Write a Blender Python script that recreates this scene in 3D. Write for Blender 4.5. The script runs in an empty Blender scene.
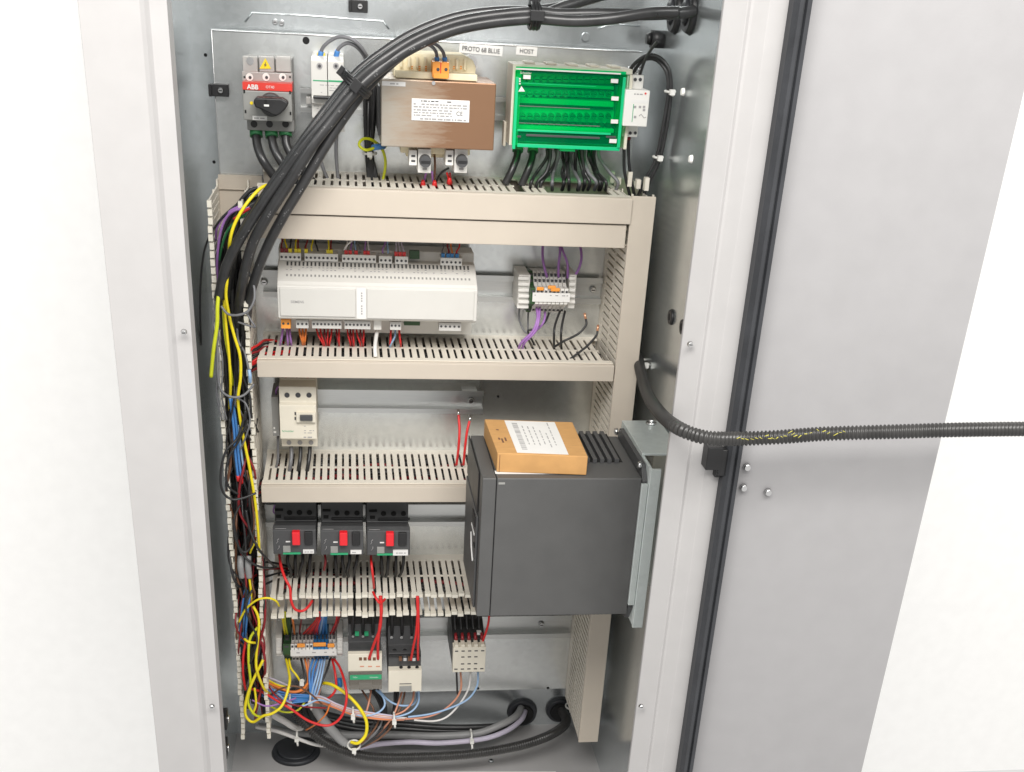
import bpy, bmesh, math, random
from mathutils import Vector, Matrix
random.seed(11)
C = bpy.context.scene.collection

# ------------------------------------------------------------------ survey of the place
# plan units: X across the mounting plate, Z up, one unit is 1.1 mm; Y runs out of the plate towards the viewer (negative), one unit is K x 1.1 mm
S = 0.0011
K = 1.34
ZOFF = 1200.0
FPX, PX, PY, DIST = 1157.25, 507.4, 583.34, 1330.0
AX = Vector((0.990940656561488, -0.011216945321611974, 0.1341621605041415))
AY = Vector((-0.12391352997736628, -0.4644009178603429, 0.8768958744223966))
AZ = Vector((0.05250121100345927, -0.885541031040707, -0.46159878161291923))
def ray(px, py):
    c = Vector((px-PX, py-PY, FPX))
    return Vector((AX.dot(c), AY.dot(c), AZ.dot(c)))
def at(px, py, Y):
    r = ray(px, py); r = r*((DIST+K*Y)/r.y); return (r.x, Y, r.z)
def at_x(px, py, X):
    r = ray(px, py); r = r*(X/r.x); return (r.x, (r.y-DIST)/K, r.z)
def at_z(px, py, Z):
    r = ray(px, py); r = r*(Z/r.z); return (r.x, (r.y-DIST)/K, r.z)
def rect(x0, y0, x1, y1, Y):
    a = at(x0, y0, Y); b = at(x1, y1, Y); c = at(x1, y0, Y); d = at(x0, y1, Y)
    return ((a[0]+d[0])/2, (b[0]+c[0])/2, (b[2]+d[2])/2, (a[2]+c[2])/2)   # X0 X1 Z0 Z1
def wv(p): return Vector((p[0]*S, p[1]*K*S, (p[2]+ZOFF)*S))
def wr(p): return Vector((p[0]*S, p[1]*S, (p[2]+ZOFF)*S))

# ------------------------------------------------------------------ camera, world, lamps, exposure
cam = bpy.data.cameras.new('camera'); co = bpy.data.objects.new('camera', cam); C.objects.link(co)
rt = Vector((AX.x, AY.x, AZ.x)); up = -Vector((AX.y, AY.y, AZ.y)); bk = -Vector((AX.z, AY.z, AZ.z))
M4 = Matrix(((rt.x, up.x, bk.x), (rt.y, up.y, bk.y), (rt.z, up.z, bk.z))).to_4x4()
M4.translation = wv((0, -DIST/K, 0)); co.matrix_world = M4
cam.sensor_width = 36; cam.lens = FPX/1024*36; cam.shift_x = (512-PX)/1024; cam.shift_y = (PY-386)/1024; cam.clip_start = .02; cam.clip_end = 60
bpy.context.scene.camera = co
sc = bpy.context.scene
sc.view_settings.view_transform = 'Standard'; sc.view_settings.look = 'None'
sc.view_settings.exposure = 0.2; sc.view_settings.gamma = 1
w = bpy.data.worlds.new('World'); sc.world = w; w.use_nodes = True
w.node_tree.nodes['Background'].inputs[0].default_value = (1.0, .985, .965, 1)
w.node_tree.nodes['Background'].inputs[1].default_value = .68
def lamp(name, loc, target, sx, sy, power, col):
    l = bpy.data.lights.new(name, 'AREA'); l.shape = 'RECTANGLE'; l.size = sx; l.size_y = sy; l.energy = power; l.color = col
    o = bpy.data.objects.new(name, l); C.objects.link(o); o.location = wv(loc)
    o.rotation_euler = (wv(target)-wv(loc)).to_track_quat('-Z', 'Y').to_euler(); return o
lamp('ceiling_lamp', (-60, -1080, 850), (90, 0, -470), 1.5, .7, 42, (1, .975, .94))
lamp('ceiling_lamp', (960, -900, 900), (210, 0, -470), 1.2, .5, 13, (1, .98, .95))

# ------------------------------------------------------------------ materials
MT = {}
def mat(n, col, rough=.45, metal=0, var=.06, scale=40, bump=0, bscale=300, spec=.5, trans=0, alpha=1, emis=None, col2=None, aniso=None):
    m = bpy.data.materials.new(n); m.use_nodes = True; nt = m.node_tree; b = nt.nodes['Principled BSDF']
    b.inputs['Roughness'].default_value = rough; b.inputs['Metallic'].default_value = metal
    b.inputs['Specular IOR Level'].default_value = spec
    tc = nt.nodes.new('ShaderNodeTexCoord'); mp = nt.nodes.new('ShaderNodeMapping'); nt.links.new(tc.outputs['Object'], mp.inputs[0])
    if aniso: mp.inputs['Scale'].default_value = aniso
    nz = nt.nodes.new('ShaderNodeTexNoise'); nz.inputs['Scale'].default_value = scale; nz.inputs['Detail'].default_value = 6
    nt.links.new(mp.outputs[0], nz.inputs['Vector'])
    rp = nt.nodes.new('ShaderNodeValToRGB'); nt.links.new(nz.outputs['Fac'], rp.inputs[0])
    c2 = col2 or tuple(min(1, c*(1+var)) for c in col); c1 = tuple(c*(1-var) for c in col) if not col2 else col
    rp.color_ramp.elements[0].position = .32; rp.color_ramp.elements[1].position = .68
    rp.color_ramp.elements[0].color = (*c1, 1); rp.color_ramp.elements[1].color = (*c2, 1)
    nt.links.new(rp.outputs[0], b.inputs['Base Color'])
    mr = nt.nodes.new('ShaderNodeMapRange'); mr.inputs['To Min'].default_value = rough*.85; mr.inputs['To Max'].default_value = min(1, rough*1.2)
    nt.links.new(nz.outputs['Fac'], mr.inputs[0]); nt.links.new(mr.outputs[0], b.inputs['Roughness'])
    if bump:
        n2 = nt.nodes.new('ShaderNodeTexNoise'); n2.inputs['Scale'].default_value = bscale; nt.links.new(mp.outputs[0], n2.inputs['Vector'])
        bp = nt.nodes.new('ShaderNodeBump'); bp.inputs['Strength'].default_value = bump; bp.inputs['Distance'].default_value = .0006
        nt.links.new(n2.outputs['Fac'], bp.inputs['Height']); nt.links.new(bp.outputs[0], b.inputs['Normal'])
    if trans: b.inputs['Transmission Weight'].default_value = trans; b.inputs['IOR'].default_value = 1.15
    if alpha < 1: b.inputs['Alpha'].default_value = alpha
    MT[n] = m; return m
def galv(n, col, rough, metal):
    m = mat(n, col, rough, metal, var=.05, scale=9); nt = m.node_tree; b = nt.nodes['Principled BSDF']
    tc = nt.nodes.new('ShaderNodeTexCoord'); vo = nt.nodes.new('ShaderNodeTexVoronoi'); vo.inputs['Scale'].default_value = 150
    vo.inputs['Randomness'].default_value = 1
    nt.links.new(tc.outputs['Object'], vo.inputs['Vector'])
    hs = nt.nodes.new('ShaderNodeSeparateColor'); nt.links.new(vo.outputs['Color'], hs.inputs[0])
    mr = nt.nodes.new('ShaderNodeMapRange'); mr.inputs['To Min'].default_value = .96; mr.inputs['To Max'].default_value = 1.03
    nt.links.new(hs.outputs[0], mr.inputs[0])
    mx = nt.nodes.new('ShaderNodeMix'); mx.data_type = 'RGBA'; mx.blend_type = 'MULTIPLY'; mx.inputs[0].default_value = 1
    src = b.inputs['Base Color'].links[0].from_socket
    nt.links.new(src, mx.inputs[6]); nt.links.new(mr.outputs[0], mx.inputs[7]); nt.links.new(mx.outputs[2], b.inputs['Base Color'])
    return m
galv('galvanised', (.76, .78, .775), .24, .84)
galv('wall_zinc', (.68, .715, .725), .22, .84)
galv('bracket_zinc', (.62, .67, .655), .35, .4)
mat('cab_paint', (.415, .406, .403), .42, bump=.06, bscale=900, var=.02)
mat('door_paint', (.322, .317, .322), .5, bump=.08, bscale=900, var=.02)
mat('white_wall', (.9, .9, .89), .8, bump=.05, bscale=200, var=.015)
mat('rubber', (.034, .036, .041), .5, var=.15)
mat('duct_beige', (.565, .50, .42), .5, var=.025, scale=25, bump=.03)
mat('duct_pale', (.76, .71, .62), .5, var=.03)
mat('tab_cream', (.79, .75, .65), .5, var=.04)
mat('rail_zinc', (.62, .63, .62), .3, .85, var=.04, aniso=(1, 20, 20))
mat('white_plastic', (.78, .765, .73), .42, var=.02)
mat('cream_plastic', (.74, .69, .58), .45, var=.03)
mat('device_white', (.66, .645, .61), .4, var=.015)
mat('grey_plastic', (.27, .27, .26), .45, var=.05)
mat('pale_grey', (.29, .29, .275), .45, var=.04)
mat('clear_grey', (.62, .61, .58), .15, var=.05, alpha=.55)
mat('dark_grey', (.068, .069, .071), .45, var=.08, bump=.06)
mat('vfd_grey', (.083, .083, .082), .48, var=.05, bump=.1, bscale=1200)
mat('black', (.016, .016, .017), .42, var=.2)
mat('hole', (.008, .008, .008), .8)
mat('cable_black', (.036, .036, .037), .29, var=.2, scale=60, bump=.04, bscale=60)
mat('conduit_black', (.035, .034, .033), .33, var=.2)
mat('wire_black', (.024, .024, .025), .4, var=.2)
mat('wire_grey', (.17, .17, .18), .4, var=.1)
mat('cable_grey', (.30, .30, .30), .42, var=.08)
mat('yellow', (.86, .70, .015), .4, var=.05)
mat('yellow_green', (.62, .66, .02), .4, var=.05)
mat('green_wire', (.03, .2, .07), .4)
mat('red', (.66, .022, .022), .4, var=.08)
mat('dark_red', (.25, .015, .02), .4)
mat('orange', (.80, .22, .04), .4)
mat('salmon', (.62, .27, .17), .4)
mat('blue', (.07, .24, .58), .4)
mat('light_blue', (.32, .48, .70), .4)
mat('lilac_grey', (.52, .48, .58), .4)
mat('violet', (.36, .17, .48), .4)
mat('white_wire', (.72, .70, .68), .4)
mat('brown', (.16, .07, .035), .4)
mat('red_button', (.78, .02, .03), .3, var=.03)
mat('red_band', (.70, .05, .035), .35, var=.03)
mat('flap_white', (.63, .615, .58), .38, var=.012)
mat('print_yellow', (.50, .46, .07), .5)
mat('label_white', (.76, .75, .73), .5, var=.015)
mat('ink', (.06, .06, .065), .6)
mat('ink_grey', (.36, .35, .35), .6)
mat('ink_green', (.03, .36, .16), .5)
mat('yellow_label', (.85, .65, .02), .4)
mat('terminal_grey', (.55, .54, .52), .45)
mat('terminal_green', (.02, .065, .025), .45, col2=(.035, .09, .03))
mat('terminal_blue', (.03, .20, .48), .45)
mat('orange_block', (.86, .33, .05), .42)
mat('cable_tie', (.80, .79, .75), .4)
mat('steel', (.70, .70, .70), .25, 1)
mat('brass', (.62, .50, .30), .3, .9)
mat('carton', (.53, .29, .105), .75, var=.07, scale=60, bump=.15, bscale=500, aniso=(1, 4, 1))
mat('green_case', (.0, .52, .21), .35, var=.04)
mat('copper', (.80, .42, .26), .35, .8)
mat('fibre', (.86, .76, .52), .6, col2=(.93, .85, .64), scale=120)
# transformer plate: bare lamination steel turning to baked brown varnish towards one end
m = mat('lamination', (.36, .31, .25), .38, .5, var=.06, scale=30, aniso=(1, 1, 9)); nt = m.node_tree; b = nt.nodes['Principled BSDF']
tc = nt.nodes.new('ShaderNodeTexCoord'); sp = nt.nodes.new('ShaderNodeSeparateXYZ'); nt.links.new(tc.outputs['Generated'], sp.inputs[0])
nz = nt.nodes.new('ShaderNodeTexNoise'); nz.inputs['Scale'].default_value = 3.5; nz.inputs['Detail'].default_value = 10; nz.inputs['Roughness'].default_value = .7; mpp = nt.nodes.new('ShaderNodeMapping'); mpp.inputs['Scale'].default_value = (1, 1, 3.5); nt.links.new(tc.outputs['Generated'], mpp.inputs[0]); nt.links.new(mpp.outputs[0], nz.inputs['Vector'])
ad = nt.nodes.new('ShaderNodeMath'); ad.operation = 'MULTIPLY_ADD'; ad.inputs[1].default_value = .8; nt.links.new(nz.outputs['Fac'], ad.inputs[0]); nt.links.new(sp.outputs[0], ad.inputs[2])
rp = nt.nodes.new('ShaderNodeValToRGB'); nt.links.new(ad.outputs[0], rp.inputs[0])
e = rp.color_ramp.elements; e[0].position = .4; e[0].color = (.44, .40, .34, 1); e[1].position = 1.0; e[1].color = (.27, .15, .085, 1)
k = rp.color_ramp.elements.new(.72); k.color = (.41, .315, .235, 1)
nt.links.new(rp.outputs[0], b.inputs['Base Color'])
# translucent green cover: clear where looked through squarely, tinted
m = bpy.data.materials.new('green_clear'); m.use_nodes = True; nt = m.node_tree; nt.nodes.remove(nt.nodes['Principled BSDF'])
tr = nt.nodes.new('ShaderNodeBsdfTransparent'); tr.inputs[0].default_value = (.07, .94, .58, 1)
df = nt.nodes.new('ShaderNodeBsdfPrincipled'); df.inputs['Base Color'].default_value = (0, .55, .24, 1); df.inputs['Roughness'].default_value = .06
mx = nt.nodes.new('ShaderNodeMixShader'); mx.inputs[0].default_value = .11
nt.links.new(tr.outputs[0], mx.inputs[1]); nt.links.new(df.outputs[0], mx.inputs[2]); nt.links.new(mx.outputs[0], nt.nodes['Material Output'].inputs[0])
MT['green_clear'] = m
m = bpy.data.materials.new('smoke_clear'); m.use_nodes = True; nt = m.node_tree; b = nt.nodes['Principled BSDF']
b.inputs['Base Color'].default_value = (.22, .2, .17, 1); b.inputs['Roughness'].default_value = .15; b.inputs['Alpha'].default_value = .6
MT['smoke_clear'] = m

# ------------------------------------------------------------------ mesh helpers
class MB:
    """collects boxes, bars, discs and tubes into ONE mesh"""
    def __init__(s): s.bm = bmesh.new(); s.ms = []
    def mi(s, m):
        if m not in s.ms: s.ms.append(m)
        return s.ms.index(m)
    def face(s, vs, i, smooth=False):
        try:
            f = s.bm.faces.new(vs); f.material_index = i; f.smooth = smooth
        except ValueError: pass
    def box(s, x0, x1, y0, y1, z0, z1, m):
        i = s.mi(m); x0, x1 = sorted((x0, x1)); y0, y1 = sorted((y0, y1)); z0, z1 = sorted((z0, z1))
        v = [s.bm.verts.new(wv(p)) for p in ((x0,y0,z0),(x1,y0,z0),(x1,y1,z0),(x0,y1,z0),(x0,y0,z1),(x1,y0,z1),(x1,y1,z1),(x0,y1,z1))]
        for q in ((3,2,1,0),(4,5,6,7),(0,1,5,4),(1,2,6,5),(2,3,7,6),(3,0,4,7)): s.face([v[k] for k in q], i)
        return s
    def pbox(s, x0, y0, x1, y1, yf, yb, m):
        """box whose front face fills that outline at depth yf"""
        a = rect(x0, y0, x1, y1, yf); return s.box(a[0], a[1], yf, yb, a[2], a[3], m)
    def hexa(s, bot, top, m):
        """eight corners: bottom ring, top ring"""
        i = s.mi(m); v = [s.bm.verts.new(wv(p)) for p in list(bot)+list(top)]
        for q in ((3,2,1,0),(4,5,6,7),(0,1,5,4),(1,2,6,5),(2,3,7,6),(3,0,4,7)): s.face([v[k] for k in q], i)
        return s
    def prism(s, poly, a0, a1, m, axis='x', smooth=False):
        i = s.mi(m)
        def P(q, a): return {'x': (a, q[0], q[1]), 'y': (q[0], a, q[1]), 'z': (q[0], q[1], a)}[axis]
        A = [s.bm.verts.new(wv(P(q, a0))) for q in poly]; B = [s.bm.verts.new(wv(P(q, a1))) for q in poly]
        n = len(poly)
        for k in range(n): s.face([A[k], A[(k+1)%n], B[(k+1)%n], B[k]], i, smooth)
        s.face(A[::-1], i); s.face(B, i); return s
    def cyl(s, c, axis, r, h, m, n=20, r2=None, rz=None):
        i = s.mi(m); r2 = r if r2 is None else r2; rz = rz or 1
        def P(a, rr, t):
            u, v = rr*math.cos(a), rr*math.sin(a)*rz
            return {'x': (c[0]+t, c[1]+u/K, c[2]+v), 'y': (c[0]+u, c[1]+t, c[2]+v), 'z': (c[0]+u, c[1]+v/K, c[2]+t)}[axis]
        A = [s.bm.verts.new(wv(P(2*math.pi*k/n, r, 0))) for k in range(n)]; B = [s.bm.verts.new(wv(P(2*math.pi*k/n, r2, h))) for k in range(n)]
        for k in range(n): s.face([A[k], A[(k+1)%n], B[(k+1)%n], B[k]], i, True)
        s.face(A[::-1], i); s.face(B, i); return s
    def tube(s, pts, r, m, n=8, rfun=None, cap=True):
        i = s.mi(m); P = [Vector((p[0], p[1]*K, p[2])) for p in pts]; T = []
        for k in range(len(P)):
            d = P[min(k+1, len(P)-1)]-P[max(k-1, 0)]; T.append(d.normalized() if d.length > 1e-6 else Vector((0, 0, 1)))
        nrm = T[0].orthogonal().normalized(); rings = []
        for k, p in enumerate(P):
            nrm = (nrm - T[k]*nrm.dot(T[k])).normalized(); bn = T[k].cross(nrm); rr = r if not rfun else rfun(k)
            rings.append([s.bm.verts.new(wr(p+(nrm*math.cos(2*math.pi*q/n)+bn*math.sin(2*math.pi*q/n))*rr)) for q in range(n)])
        for k in range(len(P)-1):
            for q in range(n): s.face([rings[k][q], rings[k][(q+1)%n], rings[k+1][(q+1)%n], rings[k+1][q]], i, True)
        if cap: s.face(rings[0][::-1], i); s.face(rings[-1], i)
        return s
    def text(s, body, x, y, z, h, m, face='y', center=True, weight=0.0, width=None):
        """flat lettering on a face looking to the viewer ('y') or up ('z')"""
        cu = bpy.data.curves.new('t', 'FONT'); cu.body = body; cu.size = 1; cu.offset = weight
        o = bpy.data.objects.new('t', cu); me = bpy.data.meshes.new_from_object(o)
        xs = [v.co.x for v in me.vertices]; ys = [v.co.y for v in me.vertices]; wd = max(xs)-min(xs); hh = .70
        sx = (width/wd) if width else h/hh
        i = s.mi(m); vs = []
        for v in me.vertices:
            u = (v.co.x-min(xs)-(wd/2 if center else 0))*sx; t = (v.co.y-hh/2)*h/hh
            vs.append(s.bm.verts.new(wv((x+u, y, z+t) if face == 'y' else (x+u, y+t, z))))
        for p in me.polygons: s.face([vs[k] for k in p.vertices], i)
        bpy.data.objects.remove(o); bpy.data.curves.remove(cu); bpy.data.meshes.remove(me); return s
    def build(s, name, parent=None, bevel=0, seg=2):
        bmesh.ops.recalc_face_normals(s.bm, faces=s.bm.faces)
        vs = s.bm.verts; lo = Vector([min(v.co[k] for v in vs) for k in range(3)]); hi = Vector([max(v.co[k] for v in vs) for k in range(3)])
        org = Vector(((lo.x+hi.x)/2, (lo.y+hi.y)/2, lo.z))
        for v in vs: v.co -= org
        me = bpy.data.meshes.new(name); s.bm.to_mesh(me); s.bm.free()
        for m in s.ms: me.materials.append(MT[m])
        o = bpy.data.objects.new(name, me); C.objects.link(o); o['w'] = list(org)
        if parent: o.parent = parent; o.location = org - Vector(parent['w'])
        else: o.location = org
        if bevel:
            bv = o.modifiers.new('edge', 'BEVEL'); bv.width = bevel*S; bv.segments = seg; bv.limit_method = 'ANGLE'; bv.angle_limit = .6
        return o
def tag(o, label, cat, group=None):
    o['label'] = label; o['category'] = cat
    if group: o['group'] = group
    return o
def struct(o): o['kind'] = 'structure'; return o
def thing(name, label, cat, p, group=None):
    o = bpy.data.objects.new(name, None); C.objects.link(o); o.empty_display_size = .01
    o.location = wv(p); o['w'] = list(wv(p)); return tag(o, label, cat, group)
def spline(pts, seg=7):
    P = [Vector(p) for p in pts]
    if len(P) == 2: return [tuple(P[0].lerp(P[1], k/4)) for k in range(5)]
    out = []
    for k in range(len(P)-1):
        p0 = P[max(k-1, 0)]; p1, p2 = P[k], P[k+1]; p3 = P[min(k+2, len(P)-1)]
        for q in range(seg):
            t = q/seg
            out.append(tuple(.5*((2*p1)+(p2-p0)*t+(2*p0-5*p1+4*p2-p3)*t*t+(3*p1-p0-3*p2+p3)*t*t*t)))
    out.append(tuple(P[-1])); return out
def path(pts): return spline([at(*p) for p in pts])
STUFF = MB()
def stuff_wire(pts, r, m, n=6): STUFF.tube(spline(pts), r, m, n)
def wire(label, pts, r, m, group=None, name='wire', cat='wire', ends=None, end2=None, n=8, raw=False):
    """one insulated wire; ends = (colour, length) puts a crimp sleeve on its first end, end2 on its last"""
    q = spline(pts) if raw else path(pts)
    if r < 3.3: r *= .76
    o = MB().tube(q, r, m, n).build(name); tag(o, label, cat, group)
    for e, seq in ((ends, q), (end2, q[::-1])):
        if not e: continue
        L = 0; cut = [seq[0]]
        for a, b_ in zip(seq, seq[1:]):
            L += (Vector(b_)-Vector(a)).length; cut.append(b_)
            if L > e[1]: break
        MB().tube(cut, r*1.45, e[0], n).build('ferrule', o)
    return o

# ------------------------------------------------------------------ the setting: room wall behind
DEP = -300
m_ = MB(); m_.box(-3000, 3200, 150, 180, -1190, 2200, 'white_wall'); struct(m_.build('wall'))

# ------------------------------------------------------------------ cabinet
cab = thing('cabinet', 'open grey steel control cabinet holding the ducts and devices', 'cabinet', (88, 0, -953))
b = MB(); b.box(-160, 335.5, 30, 33, -953, 420, 'wall_zinc')
b.build('back_wall', cab)
b = MB()   # pressed outline on the back wall above the plate
q = [(245, 22), (252, 12.5), (300, 15), (383, 21), (389, 29)]
b.tube([at(x, y, 29.6) for x, y in q], 1.0, 'wall_zinc', 6)
q = [(598, 29), (605, 26), (618, 24), (640, 26)]
b.tube([at(x, y, 29.6) for x, y in q], .9, 'wall_zinc', 6); b.build('pressed_rib', cab)
b = MB(); b.box(-163, -160, DEP+3, 30, -953, 420, 'wall_zinc'); b.box(-160, -158, DEP+3, -180, -953, 420, 'wall_zinc'); b.build('side_wall', cab)
b = MB(); b.box(335.5, 338.5, DEP+3, 33, -953, 420, 'wall_zinc'); b.build('side_wall', cab)
b = MB(); b.box(-163, 338.5, DEP, 33, -957, -953, 'cab_paint'); b.build('cabinet_floor', cab)
b = MB(); a0 = at_z(228, 771.5, -948); a1 = at_z(556, 771, -948); b.hexa([(a0[0], a0[1]-60, -952.5), (a1[0], a1[1]-60, -952.5), (a1[0], a1[1], -952.5), a0[:2]+(-952.5,)], [(a0[0], a0[1]-60, -948), (a1[0], a1[1]-60, -948), a1, a0], 'label_white'); b.build('gland_plate', cab, .8)
b = MB(); b.box(-163, 338.5, DEP, 33, 420.2, 424, 'cab_paint'); b.build('cabinet_roof', cab)
# front frame: folded flanges either side
def X(px, py, Y=DEP): return at(px, py, Y)[0]
xl = X(197, 406); xo = X(163, 772)
b = MB(); f1 = xl-14
prof = [(xl, DEP), (xl, DEP+18), (xl-2, DEP+18), (xl-2, DEP+2), (f1+2, DEP+2), (f1, DEP-1), (f1-3, DEP-3), (xo, DEP-3), (xo, DEP+40), (xo-2, DEP+40), (xo-2, DEP-5), (f1-4, DEP-5), (f1-1, DEP-3), (f1+2, DEP)]
b.prism(prof, -953, 420, 'cab_paint', 'z'); b.box(xo-1.8, -163, DEP+40, DEP+42, -953, 420, 'cab_paint'); b.box(-165, -163.2, DEP+42, 33, -953, 420, 'cab_paint'); b.build('front_frame', cab, .5)
xr_, xf, xm, xe = X(698, 215), X(720, 215), X(733, 215), X(760, 215)
b = MB()
prof = [(xr_, DEP+4), (xr_, DEP+1), (xf-3, DEP-7), (xf, DEP-5.5), (xf+2, DEP-6), (xm+1, DEP-11), (xm+3, DEP-11), (xe+4, DEP-11.3), (xe+4, DEP-9), (xm+3, DEP-9), (xm, DEP-9), (xf+2, DEP-3.5), (xf-3, DEP-3), (xr_+2, DEP+3), (xr_+2, DEP+4)]
b.prism(prof, -953, 420, 'cab_paint', 'z'); b.box(338.7, xe+4, DEP+6, DEP+8, -953, 420, 'cab_paint'); b.box(338.7, 340.5, DEP+8, 33, -953, 420, 'cab_paint'); b.build('front_frame', cab, .5)
def screw(parent, p, r=3.2, m='steel', name='screw', face='y', h=2.2):
    b = MB()
    if face == 'y':
        b.cyl((p[0], p[1], p[2]), 'y', r, -h, m, 14, r*.7); b.box(p[0]-r*.5, p[0]+r*.5, p[1]-h-.15, p[1]-h+.4, p[2]-r*.12, p[2]+r*.12, 'hole')
    elif face == 'x': b.cyl((p[0], p[1], p[2]), 'x', r, -h, m, 14, r*.7)
    else: b.cyl((p[0], p[1], p[2]), 'z', r, h, m, 14, r*.7); b.cyl((p[0], p[1], p[2]+h), 'z', r*.4, .3, 'hole', 6)
    return b.build(name, parent)
for p in ((184, 332, DEP-4), (212, 706, DEP-4), (690, 344, DEP-6.2), (641, 706, DEP-6.2)): screw(cab, at(*p), 2.6)
for p in ((275, 22), (281.5, 23)): screw(cab, at(*p, 30), 3.2)
b = MB(); c = at(585, 37, 30); b.cyl(c, 'y', 5, -3, 'wall_zinc', 20, 4); b.build('knockout_plug', cab)
# right wall: plugged holes, round fixings
for px, py, X_, r in ((672, 317, 335.5, 8.5), (684, 327, 335.5, 8.5)):
    c = at_x(px, py, X_); b = MB(); b.cyl(c, 'x', r, -3, 'black', 22, r*.85); b.cyl((c[0]-3.1, c[1], c[2]), 'x', r*.45, 1, 'hole', 14); b.build('hole_plug', cab)
c = at_x(727, 160, 335.5)
for px, py in ((692, 12), (677, 12)):
    c = at_x(px, py, 335.5); b = MB(); b.cyl(c, 'x', 21, -6, 'black', 28, 18); b.cyl((c[0]-6, c[1], c[2]), 'x', 13, -4, 'rubber', 24, 8); b.build('grommet', cab)
c = at_x(663.5, 39.5, 335.5); b = MB(); b.cyl(c, 'x', 9, -14, 'black', 10); b.cyl((c[0]-14, c[1], c[2]), 'x', 6.5, -5, 'black', 14, 5); b.build('cable_gland', cab)
# rear bottom: two big grommets in the back wall
for px, py, r in ((522, 711, 22), (559, 708.5, 20)):
    c = at(px, py, 30); b = MB(); b.cyl(c, 'y', r, -6, 'rubber', 32, r*.9); b.cyl((c[0], c[1]-6, c[2]), 'y', r*.72, -3, 'hole', 28, r*.66); b.build('grommet', cab)
# left wall: latch blocks, floor screw
for px, py in ((216, 336), (218, 719), (218, 748)):
    c = at_x(px, py, -158); b = MB(); b.box(-158, -147, c[1]-8, c[1]+8, c[2]-9, c[2]+9, 'black'); b.cyl((-147, c[1], c[2]), 'x', 5, 2, 'steel', 12); b.build('latch_block', cab, .6)
c = at_z(491, 761, -953); screw(cab, c, 4, 'wall_zinc', face='z')

# round black blanking plug in the cabinet floor
c = at_z(296, 752, -953); b = MB()
b.cyl(c, 'z', 33, 5, 'rubber', 48, 31); b.cyl((c[0], c[1], c[2]+5), 'z', 26, 2.5, 'rubber', 40, 24.5)
tag(b.build('blanking_plug'), 'round black rubber blanking plug set into the cabinet floor', 'plug')

# ------------------------------------------------------------------ cabinet door, swung open
xd0, xd1 = X(793.5, 0, -318), X(813.5, 0, -318)
xend = X(864, 772, -330)
dr = bpy.data.objects.new('door', None); C.objects.link(dr); dr.empty_display_size = .01; dr['w'] = list(wv((xd1, -312, -953))); dr.parent = cab; dr.location = Vector(dr['w'])-Vector(cab['w'])
def dy(x): return -309-(x-xd1)*.10
b = MB(); b.hexa([(xd0-2, -305, -960), (xend, dy(xend), -960), (xend, dy(xend)+4, -960), (xd0-2, -301, -960)], [(xd0-2, -305, 190), (xend, dy(xend), 190), (xend, dy(xend)+4, 190), (xd0-2, -301, 190)], 'door_paint')
b.build('door_panel', dr)
b = MB(); wdt = xd1-xd0
pr = [(xd0, -306), (xd0, -319), (xd0+wdt*.2, -323), (xd0+wdt*.42, -322), (xd0+wdt*.48, -319), (xd0+wdt*.58, -319), (xd0+wdt*.65, -321), (xd0+wdt*.9, -320), (xd1, -316), (xd1, -306)]
b.prism(pr, -958, 188, 'rubber', 'z'); b.build('rubber_seal', dr)
for px, py in ((746.5, 466.5), (743, 487), (767.5, 491.5)):
    c = at(px, py, -318); yy = dy(c[0]); c = at(px, py, yy); b = MB(); b.cyl(c, 'y', 3.6, -3, 'steel', 16, 2.6); b.build('bolt', dr)
b = MB(); c = at(708, 455, DEP-10); c2 = at(714, 470, DEP-10)
b.box(c[0]-5, c[0]+9, DEP-8, DEP-20, c[2]-9, c[2]+12, 'black'); b.cyl((c[0]+11, DEP-17, c[2]-14), 'z', 5, 24, 'black', 14); b.box(c[0]+6, c[0]+20, DEP-8, DEP-16, c[2]-18, c[2]-4, 'black'); b.build('hinge', dr, .8)

# ------------------------------------------------------------------ mounting plate
pl = thing('mounting_plate', 'galvanised steel mounting plate fixed to the back of the cabinet', 'mounting plate', (90, 2, -866))
b = MB(); zt = -60; b.box(-134.5, 314.5, 0, 3, -866, zt, 'galvanised'); b.box(-134.5, 314.5, 3, 16, zt-2.5, zt, 'galvanised'); b.box(-134.5, -132.5, 3, 16, -866, zt-2.6, 'galvanised'); b.box(312.5, 314.5, 3, 16, -866, zt-2.6, 'galvanised')
b.tube([(-134.5, -.4, zt-.5), (314.5, -.4, zt-.5)], .9, 'steel', 8); b.tube([(-134, -.4, zt-1), (-134, -.4, -864)], .6, 'steel', 8); b.build('plate', pl, .5)
for px, py, r in ((306, 40.5, 3.6), (548, 688, 2), (478, 688.5, 2), (420, 690, 1.6), (577, 340, 2), (498, 396.5, 1.6)):
    b = MB(); b.cyl(at(px, py, -.15), 'y', r, .4, 'hole', 14); b.build('hole', pl)
for px, py in ((205.5, 55), (214, 162)):
    b = MB(); b.cyl(at(px, py, 29.8), 'y', 1.8, .4, 'hole', 12); b.build('hole', cab)

# black adhesive clips on the plate
for px, py, lab in ((219.5, 89.5, 'small black cable clip screwed to the left edge of the plate'), (358, 6, 'small black cable clip screwed to the back wall above the miniature breaker')):
    a = at(px, py, 0 if py > 30 else 30); b = MB(); y = a[1]; b.box(a[0]-10, a[0]+10, y-.5, y-7, a[2]-6, a[2]+6, 'black'); b.box(a[0]-10, a[0]-7, y-7, y-10, a[2]-6, a[2]+6, 'black')
    o = tag(b.build('cable_clip', None, .7), lab, 'cable clip'); o['w'] = list(o.location); screw(o, (a[0]+2, y-7, a[2]), 3.4)

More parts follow.
